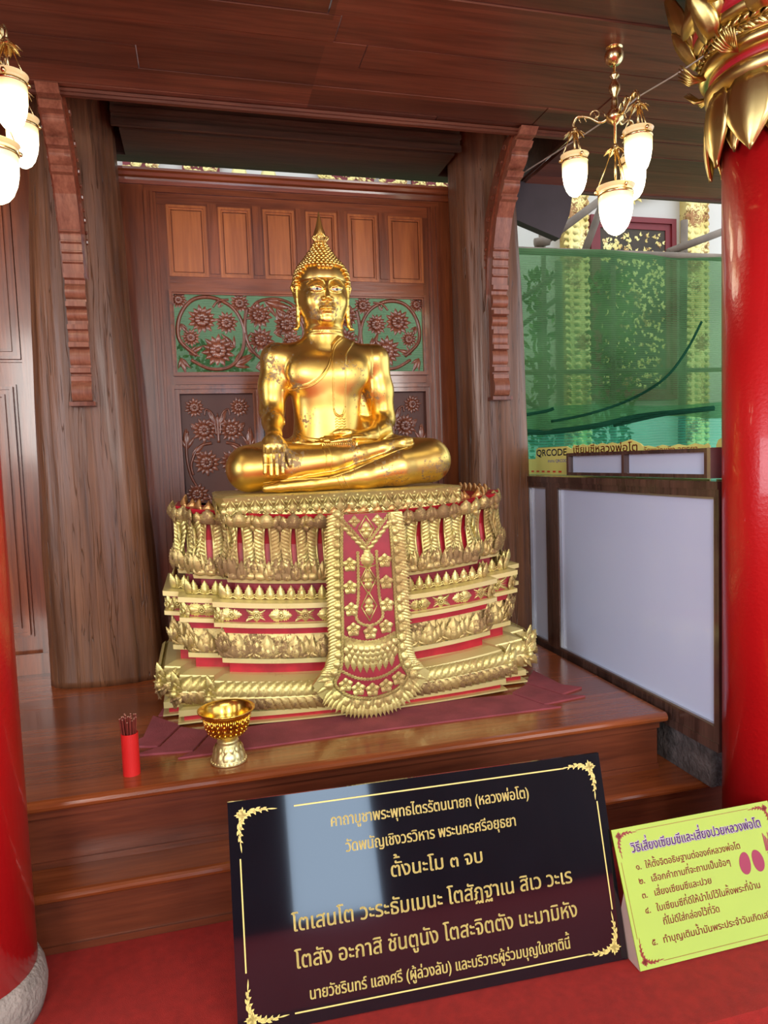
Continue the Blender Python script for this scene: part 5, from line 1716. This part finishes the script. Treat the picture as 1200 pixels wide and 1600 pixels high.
sc_ = (-.268, 2.345, ZP)
tube_ = thing('stick_holder', sc_, 'plain red cylinder on the platform holding fortune sticks', 'holder')
b = MB().lathe([(.0,.0),(.0268,.0),(.0268,.136),(.0245,.136),(.0245,.004),(.0,.004)], sc_, 32)
b.build('tube', plain('red_paper_tube', srgb(206,28,26), rough=.5, var=.05), tube_, smooth=False)
M['stick'] = plain('dark_red_stick', srgb(120,48,40), rough=.45, var=.25, scale=30)
M['stick_end'] = plain('stick_cut_end', srgb(196,150,130), rough=.6, var=.2, scale=60)
rr = random.Random(9); n = 0
for i in range(28):
    a = i*2.399; q = .0205*math.sqrt((i+.5)/28)
    x, y = sc_[0] + math.cos(a)*q, sc_[1] + math.sin(a)*q
    h = .172 + rr.random()*.022; lx, ly = math.cos(a)*.006 + (rr.random()-.5)*.004, math.sin(a)*.006 + (rr.random()-.5)*.004
    b = MB(); c0 = (x-lx, y-ly, ZP+.0045); c1 = (x+lx, y+ly, ZP+h)
    b.tube([c0, c1], .0021, 4); st = b.build('fortune_stick', M['stick'], None, origin=c0)
    tag(st, 'slim dark red fortune stick standing among others in the red cylinder', 'stick', 'fortune sticks in the red cylinder')
    e = MB().tube([c1, (c1[0], c1[1], c1[2]+.0015)], .0022, 4); e.build('end', M['stick_end'], st)

# ================================================================ CABINET
M['marble'] = wood('dark_woodgrain_aluminium', srgb(34,24,24), srgb(96,70,62), 'z', rough=.18, coat=.6, grain=.8, bump=0)
M['panel_white'] = plain('white_panel', srgb(206,220,255), rough=.22, coat=.3, var=.05, scale=1.5)
M['alu'] = plain('aluminium', srgb(190,192,196), rough=.3, metal=.9, var=.05)
X0 = 1.66
cab = thing('display_cabinet', (1.8, 2.75, ZS), 'dark framed cabinet with large white panels beside the right column', 'cabinet')
b = MB()
zb, zt = .362, 1.290
for y0, y1, z0, z1 in ((1.985,3.42,1.236,zt),(1.985,3.42,zb,.446),(1.985,2.008,.4461,1.2359),(3.085,3.205,.4461,1.2359),(3.398,3.42,.4461,1.2359)):
    b.box(X0, X0+.03, y0, y1, z0, z1)
b.box(X0-.006, X0, 1.985, 3.42, 1.262, zt); b.box(X0-.004, X0, 1.985, 3.42, zb, zb+.03)
b.build('frame', M['marble'], cab)
b = MB().box(X0+.031, X0+.30, 2.06, 3.34, zb, zt); b.box(X0+.065, X0+.30, 3.34, 3.82, zb, zt)
b.build('carcass', M['marble'], cab)
for y0, y1, z0 in ((2.008,3.085,.446),(3.205,3.398,.446)):
    b = MB().box(X0+.018, X0+.026, y0, y1, z0, 1.236)
    p_ = b.build('white_panel', M['panel_white'], cab)
    b = MB()
    t_ = .007
    for a_ in ((y0,y1,z0,z0+t_),(y0,y1,1.236-t_,1.236),(y0,y0+t_,z0,1.236),(y1-t_,y1,z0,1.236)): b.box(X0+.004, X0+.018, *a_)
    b.build('bead', M['alu'], p_)
M['rough_board'] = plain('rough_dark_board', srgb(88,80,80), rough=.7, var=.5, scale=20, bump=.9, bscale=60)
b = MB().box(X0+.03, X0+.28, 2.06, 3.19, ZS+.001, zb)
b.build('base_board', M['rough_board'], cab)
bx = thing('sign_box', (X0+.05, 2.52, 1.298), 'long low dark framed box with two white panels on top of the cabinet', 'box')
b = MB(); z0, z1 = 1.2985, 1.402
for y0, y1, a, c in ((2.045,3.0,z1-.014,z1),(2.045,3.0,z0,z0+.014),(2.045,2.062,z0+.0141,z1-.0141),(2.535,2.552,z0+.0141,z1-.0141),(2.983,3.0,z0+.0141,z1-.0141)):
    b.box(X0+.005, X0+.10, y0, y1, a, c)
b.build('frame', M['marble'], bx)
for y0, y1 in ((2.062,2.535),(2.552,2.983)):
    b = MB().box(X0+.03, X0+.04, y0, y1, z0+.014, z1-.014)
    b.build('white_panel', M['panel_white'], bx)
b = MB().box(X0+.003, X0+.102, 2.028, 2.0445, z0, z1+.001)
b.build('metal_edge', M['alu'], bx)
# cut-out yellow boards behind the box
M['board_yellow'] = plain('board_yellow', srgb(250,242,140), rough=.4, var=.03)
M['blue_ink'] = plain('blue_ink', srgb(56,66,210), rough=.4, var=.03); M['red_letter'] = plain('red_letter_ink', srgb(238,74,40), rough=.4, var=.03)
M['grey_ink'] = plain('grey_ink', srgb(150,150,160), rough=.4, var=.1)
def cutout(yf, yn, label):
    """board in the plane x = 1.80 read from the left; yf far end, yn near end"""
    XB = 1.80
    r0 = thing('cutout_sign', (XB, (yf+yn)/2, 1.291), label, 'sign')
    org = Vector((XB, yf, 1.2915)); u = Vector((0,-1,0)); v = UP; n_ = Vector((-1,0,0))
    L_ = yf-yn
    pts = [(0,0),(L_,0)]
    def bump(a, c, z, r_=.012, n=3):
        out = []
        for k in range(n+1): out.append((lerp(a, c, k/n), z + (r_ if k % 2 else 0)))
        return out
    full = [(L_,.118),(L_-.012,.128)] + bump(L_-.03, 1.22, .122, .008, 7) + [(1.19,.128),(1.17,.140),(1.10,.160),(1.04,.150)] + bump(1.0, .62, .144, .008, 9) + [(.60,.130),(.575,.138),(.55,.146),(.24,.146),(.215,.138),(.205,.085),(.02,.085),(0,.075)]
    if L_ < 1: full = [(L_,.146),(.03,.146),(.01,.138),(0,.12)]
    pts += [p for p in full if p[0] <= L_ + .001]
    b = MB(); b.add([tuple(org + u*x + v*z) for x, z in pts] + [tuple(org + u*x + v*z - n_*.006) for x, z in pts],
        [tuple(range(len(pts))), tuple(range(len(pts), 2*len(pts)))[::-1]] + [(i, len(pts)+i, len(pts)+(i+1) % len(pts), (i+1) % len(pts)) for i in range(len(pts))])
    bd_ = b.build('board', M['board_yellow'], r0)
    if L_ > 1: letters('QRCODE', 'lettering', M['blue_ink'], org, u, v, n_, (.385 if L_ > 1 else .20), .100, .33, .050, bd_, offs=((0,0),(.0012,0),(0,.0012),(.0012,.0012)))
    if L_ > 1:
        letters('เซียมซีหลวงพ่อโต', 'lettering', M['red_letter'], org, u, v, n_, .885, .110, .53, .048, bd_, offs=((0,0),(.0014,0),(.0007,.0012)))
        letters('วัดพนัญเชิง อยุธยา', 'lettering', M['red_letter'], org, u, v, n_, 1.36, .096, .33, .038, bd_, offs=((0,0),(.0012,0)))
    if L_ > 1: letters('สแกน QRCODE', 'lettering', M['blue_ink'], org, u, v, n_, .46, .066, .22, .022, bd_)
    g = MB()
    for k in range(8):
        x = .045 + k*.062
        if x > L_-.03: break
        flat_poly(g, [(x-.016,.012),(x+.016,.012),(x+.016,.021),(x-.016,.021)], org, u, v, n_, .0006)
    g.build('red_mark', M['red_letter'], bd_, recalc=False)
cutout(3.79, 2.20, 'long yellow cut-out sign with blue and red lettering behind the low box')
cutout(2.165, 2.03, 'short yellow cut-out sign mostly hidden behind the right column')
# ================================================================ OUTSIDE: NETTING, SCAFFOLD, WHITE WALL
def net_mat(name, c, dens, stripe=420):
    m = bpy.data.materials.new(name); m.use_nodes = True
    N, L = m.node_tree.nodes, m.node_tree.links
    N.remove(N['Principled BSDF'])
    out = N['Material Output']
    tc = N.new('ShaderNodeTexCoord'); sp = N.new('ShaderNodeSeparateXYZ'); L.new(tc.outputs['Object'], sp.inputs[0])
    nz = N.new('ShaderNodeTexNoise'); nz.inputs['Scale'].default_value = 1.6; nz.inputs['Detail'].default_value = 4; L.new(tc.outputs['Object'], nz.inputs['Vector'])
    sn = N.new('ShaderNodeMath'); sn.operation = 'MULTIPLY'; sn.inputs[1].default_value = stripe; L.new(sp.outputs['Z'], sn.inputs[0])
    ad = N.new('ShaderNodeMath'); ad.operation = 'MULTIPLY_ADD'; ad.inputs[1].default_value = 14; L.new(nz.outputs['Fac'], ad.inputs[0]); L.new(sn.outputs[0], ad.inputs[2])
    si = N.new('ShaderNodeMath'); si.operation = 'SINE'; L.new(ad.outputs[0], si.inputs[0])
    mr = N.new('ShaderNodeMapRange'); mr.inputs['From Min'].default_value = -1; mr.inputs['To Min'].default_value = max(0, dens-.10); mr.inputs['To Max'].default_value = min(1, dens+.10)
    L.new(si.outputs[0], mr.inputs['Value'])
    rp = N.new('ShaderNodeValToRGB'); rp.color_ramp.elements[0].position = .3; rp.color_ramp.elements[1].position = .72
    rp.color_ramp.elements[0].color = tuple(x*.6 for x in c[:3]) + (1,); rp.color_ramp.elements[1].color = tuple(min(1, x*1.35) for x in c[:3]) + (1,)
    L.new(nz.outputs['Fac'], rp.inputs['Fac'])
    tr = N.new('ShaderNodeBsdfTransparent'); tl_ = N.new('ShaderNodeBsdfTranslucent'); df = N.new('ShaderNodeBsdfDiffuse')
    tr.inputs[0].default_value = tuple(min(1, .30 + x) for x in c[:3]) + (1,)
    L.new(rp.outputs[0], tl_.inputs[0]); L.new(rp.outputs[0], df.inputs[0])
    m1 = N.new('ShaderNodeMixShader'); m1.inputs[0].default_value = .6; L.new(df.outputs[0], m1.inputs[1]); L.new(tl_.outputs[0], m1.inputs[2])
    m2 = N.new('ShaderNodeMixShader'); L.new(mr.outputs[0], m2.inputs[0]); L.new(tr.outputs[0], m2.inputs[1]); L.new(m1.outputs[0], m2.inputs[2])
    L.new(m2.outputs[0], out.inputs['Surface'])
    return m
M['net'] = net_mat('green_netting', srgb(104,150,100), .58)
M['net_teal'] = net_mat('teal_netting', srgb(90,196,160), .45, 300)
M['net_dark'] = net_mat('bunched_netting', srgb(50,106,80), .72)
def sheet(x0, x1, y, zt, zb, mat, name, label, amp=.035, nx=110, nz=40, seed=0, hem=None):
    v = []; f = []
    for j in range(nz+1):
        for i in range(nx+1):
            x = lerp(x0, x1, i/nx); b0 = zb(x) if callable(zb) else zb
            z = lerp(zt + .012*math.sin(x*5), b0, j/nz); q = j/nz
            yy = y + amp*(.4+q)*(math.sin(x*7 + seed + 1.1*math.sin(z*3)) + .5*math.sin(x*15 + z*4 + seed)) + .03*math.sin(z*9 + x*2)
            v.append((x, yy, z))
    for j in range(nz):
        for i in range(nx):
            a = j*(nx+1)+i; f.append((a, a+1, a+nx+2, a+nx+1))
    o = MB().add(v, f).build(name, mat, smooth=True, recalc=False)
    return tag(o, label, 'net')
hemz = lambda x: interp(x, [(-1.5,1.2),(2.0,1.60),(2.25,1.56),(2.7,1.585),(3.2,1.66),(3.8,1.63),(5,1.6)])
sheet(-.7, 2.0, 4.58, 2.83, 1.0, M['net'], 'safety_net', 'green safety netting seen through the screen openwork', seed=2)
nt = sheet(2.02, 5.2, 4.58, 2.83, hemz, M['net'], 'safety_net', 'large green safety netting hung outside between post and right column', seed=1)
b = MB()
def fold(pts, r, y=4.52):
    b.tube(catmull([(x, y + .02*math.sin(x*9), z) for x, z in pts], 8), r, 7, flat=.6)
fold([(2.0,1.60),(2.3,1.555),(2.7,1.585),(3.1,1.65),(3.5,1.68),(3.75,1.70)], .020)
fold([(3.66,1.69),(3.3,1.66),(2.9,1.59)], .012)
fold([(3.65,2.34),(3.5,2.12),(3.3,1.92),(3.05,1.78),(2.7,1.68),(2.4,1.63)], .010)
fold([(2.05,1.66),(2.35,1.70),(2.42,1.72)], .012)
b.build('bunched_fold', M['net_dark'], nt, smooth=True)
sheet(2.02, 5.2, 4.74, 1.75, .6, M['net_teal'], 'safety_net', 'paler teal netting hanging below the bunched hem of the large net', seed=4, amp=.02)
# scaffold
M['pole'] = plain('weathered_scaffold_pole', srgb(120,104,88), rough=.7, var=.3, scale=6)
for i, (a, c, lb) in enumerate((((2.64,4.86,0),(2.66,4.86,2.83),'upright scaffold pole nearest the right post'),((2.55,4.92,0),(2.57,4.92,2.99),'thin upright pole behind the netting beside the nearest scaffold pole'),((3.69,4.86,0),(3.75,4.86,3.18),'upright scaffold pole rising above the netting near the right column'),
    ((2.0,4.66,2.835),(5.1,4.66,2.855),'horizontal pole carrying the top edge of the netting'),((2.44,4.72,2.90),(3.05,4.76,3.32),'slanting pole rising from the net top behind the chandelier'),((2.83,4.80,2.86),(3.02,4.80,3.30),'short steep pole standing on the net top behind the chandelier'),
    ((3.50,4.72,2.89),(4.2,4.76,3.14),'slanting pole above the net top meeting the right column'),((2.03,4.80,2.35),(2.64,4.80,2.74),'upper slanting brace behind the netting beside the post'),((2.0,4.80,2.13),(2.62,4.80,2.55),'second slanting brace behind the netting beside the post'),((2.0,4.84,1.98),(2.50,4.84,1.73),'low slanting brace behind the netting beside the post'),((2.0,4.95,2.02),(5.1,4.95,2.05),'horizontal scaffold ledger behind the netting'),((3.10,4.86,0),(3.12,4.86,2.82),'middle upright scaffold pole behind the netting'))):
    b = MB(); b.tube([a, c], .028 if i not in (1,7,8,9,10,11) else .018, 10)
    if i == 4: b.tube([(2.40,4.72,2.91),(2.50,4.70,2.93)], .035, 8); b.tube([(2.46,4.71,2.90),(2.46,4.74,2.98)], .02, 8)
    tag(b.build('scaffold_pole', M['pole'], smooth=True), lb, 'pole', 'scaffold poles outside')
# white building wall with gilded decoration
M['white_wall'] = plain('white_plaster', srgb(212,204,194), rough=.9, var=.04, scale=2)
struct(MB().box(-3.2, 9.0, 6.2, 6.35, -.2, 6.5), 'wall_outside', M['white_wall'])
M['outside_ground'] = plain('outside_paving', srgb(120,116,108), rough=.9, var=.15)
struct(MB().box(-3.2, 9.0, 3.93, 6.2, -.2, -.02), 'floor_outside', M['outside_ground'])
M['gilt_wall'] = gold('gilded_glass_mosaic', (.66,.50,.16,1), (.95,.80,.36,1), (.35,.12,.06,1), rough=.4, metal=.7, spots=.8, bump=.4, scale=9, thr=.55)
M['dark_red'] = plain('dark_red_lacquer', srgb(120,26,30), rough=.5, var=.1)
M['olive'] = plain('gilded_dark_ground', srgb(60,44,26), rough=.6, var=.3)
def gilt_column(x, lb):
    r0 = thing('gilded_pilaster', (x, 6.1, 0), lb, 'pilaster')
    MB().box(x-.10, x+.10, 6.06, 6.199, -.02, 4.6).build('shaft', M['gilt_wall'], r0)
    b = MB()
    for k in range(70):
        z = .05 + k*.065
        for s in (-1, 1): b.petal((x+s*.09, 6.06, z), (1,0,0), (s*.3,0,1), (0,-1,0), .07, .085, t=.4, shape='leaf', cols=3)
        b.petal((x, 6.06, z), (1,0,0), (0,0,1), (0,-1,0), .09, .085, t=.3, shape='lotus', cols=3)
    b.build('carved_edge', M['gilt_wall'], r0, smooth=True)
gilt_column(3.51, 'gilded pilaster on the white wall outside, left of the red-framed window')
gilt_column(4.83, 'gilded pilaster on the white wall outside, nearest the right column')
gilt_column(2.62, 'gilded pilaster on the white wall outside, behind the right tree-trunk post')
wnd = thing('temple_window', (4.17, 6.15, 2.2), 'red-framed window with gilded tree pattern on the white wall outside', 'window')
b = MB(); frame_strips(b, 3.71, 4.65, 1.9, 3.66, 6.2, [(.05,.06),(.06,.04)])
b.build('frame', M['dark_red'], wnd)
b = MB().box(3.82, 4.54, 6.17, 6.199, 2.01, 3.55); pn = b.build('dark_panel', M['olive'], wnd)
b = MB(); rr = random.Random(12)
for k in range(420):
    x, z = 3.84 + rr.random()*.68, 2.04 + rr.random()*1.46
    spray(b, x, 6.168, z, rr.random()*6.28, .03 + rr.random()*.04, 3, 1.3, .35)
b.build('gilded_tree', M['gilt_wall'], pn, smooth=True)
def ornament(name, x0, x1, z0, z1, lb, y=6.16, seed=0, step=.05, cat='ornament'):
    r0 = thing(name, ((x0+x1)/2, y, z0), lb, cat)
    MB().box(x0, x1, y, 6.199, z0, z1).build('backing', M['dark_red'], r0)
    b = MB(); rr = random.Random(seed)
    nx, nz = max(1, int((x1-x0)/step)), max(1, int((z1-z0)/step))
    for i in range(nx):
        for j in range(nz):
            spray(b, x0+(i+.5)*(x1-x0)/nx, y-.004, z0+(j+.3)*(z1-z0)/nz, rr.random()*6.28, step*1.3, 4, 2.6, .5)
    b.build('gilded_leaves', M['gilt_wall'], r0, smooth=True)
ornament('gilded_ornament', -.48, -.22, 3.70, 4.05, 'gilded carving above the screen top, at its left end', seed=1)
ornament('gilded_ornament', -.02, .28, 3.70, 4.05, 'gilded carving above the screen top, second from the left', seed=2)
ornament('gilded_ornament', 1.12, 1.60, 3.70, 4.05, 'red and gilded carving above the screen top, right of the flame', seed=3)
ornament('gilded_ornament', 1.66, 1.90, 3.70, 4.05, 'small gilded carving above the screen top, second from the right', seed=4)
ornament('gilded_ornament', 1.95, 2.35, 3.70, 4.05, 'gilded carving above the screen top, at its right end', seed=5)
b = MB()
P_ = [(3.95,3.72),(4.85,4.06),(4.85,4.2),(4.5,4.2),(3.95,3.98)]
b.prism(P_, 6.14, 6.199)
gb = thing('gable_trim', (4.4, 6.15, 3.72), 'slanting gilded gable board on the white wall above the window', 'gable board')
b.build('board', M['gilt_wall'], gb)
b = MB()
for k in range(13): spray(b, 3.98 + k*.07, 6.13, 3.78 + k*.026, .35, .14, 4, 2.0, .5)
b.build('gilded_leaves', M['gilt_wall'], gb, smooth=True)
for x, lb in ((.40,'yellow lantern hanging outside above the screen, left one'),(.62,'yellow lantern hanging outside above the screen, right one')):
    r0 = thing('hanging_lantern', (x, 5.6, 3.5), lb, 'lantern', None)
    b = MB().lathe([(.03,0),(.055,.02),(.06,.06),(.06,.12),(.05,.15),(.02,.17)], (x,5.6,3.49), 14); b.build('body', M['ledge'], r0, smooth=True)
    MB().tube([(x,5.6,3.65),(x,5.6,6.0)], .006, 5).build('cord', M['pole'], r0)
# foliage seen through the net
M['foliage'] = plain('yellow_green_foliage', srgb(96,124,46), rough=.6, var=.5, scale=9)  # yellow-green leaf colour with random tone variation
def bush(cx, cy, z0, z1, w, n, lb, seed):
    r0 = thing('shrub', (cx, cy, 0), lb, 'plant')
    rr = random.Random(seed); b = MB()
    for k in range(n):
        a, q = rr.random()*6.28, rr.random()**.5*w
        p = Vector((cx+math.cos(a)*q, cy+math.sin(a)*q*.6, lerp(z0, z1, rr.random())))
        d = Vector((rr.random()-.5, rr.random()-.5, rr.random()*.8)).normalized(); nn = d.orthogonal().normalized()
        b.petal(p, d.cross(nn), d, nn, .028, .075, t=.2, shape='leaf', cols=3)
    b.build('foliage', M['foliage'], r0, smooth=True)
    MB().tube([(cx,cy,-.02),(cx,cy,z1-.2)], .03, 6).build('stem', M['pole'], r0)
bush(3.45, 5.4, 1.2, 2.9, .2, 700, 'leafy plant behind the netting, nearer the chandelier side', 1)
bush(2.78, 5.4, 1.3, 2.9, .12, 400, 'slim leafy plant behind the netting beside the right post', 2)
bush(.15, 5.4, 1.3, 2.3, .3, 600, 'leafy plant seen through the left half of the screen openwork', 3)
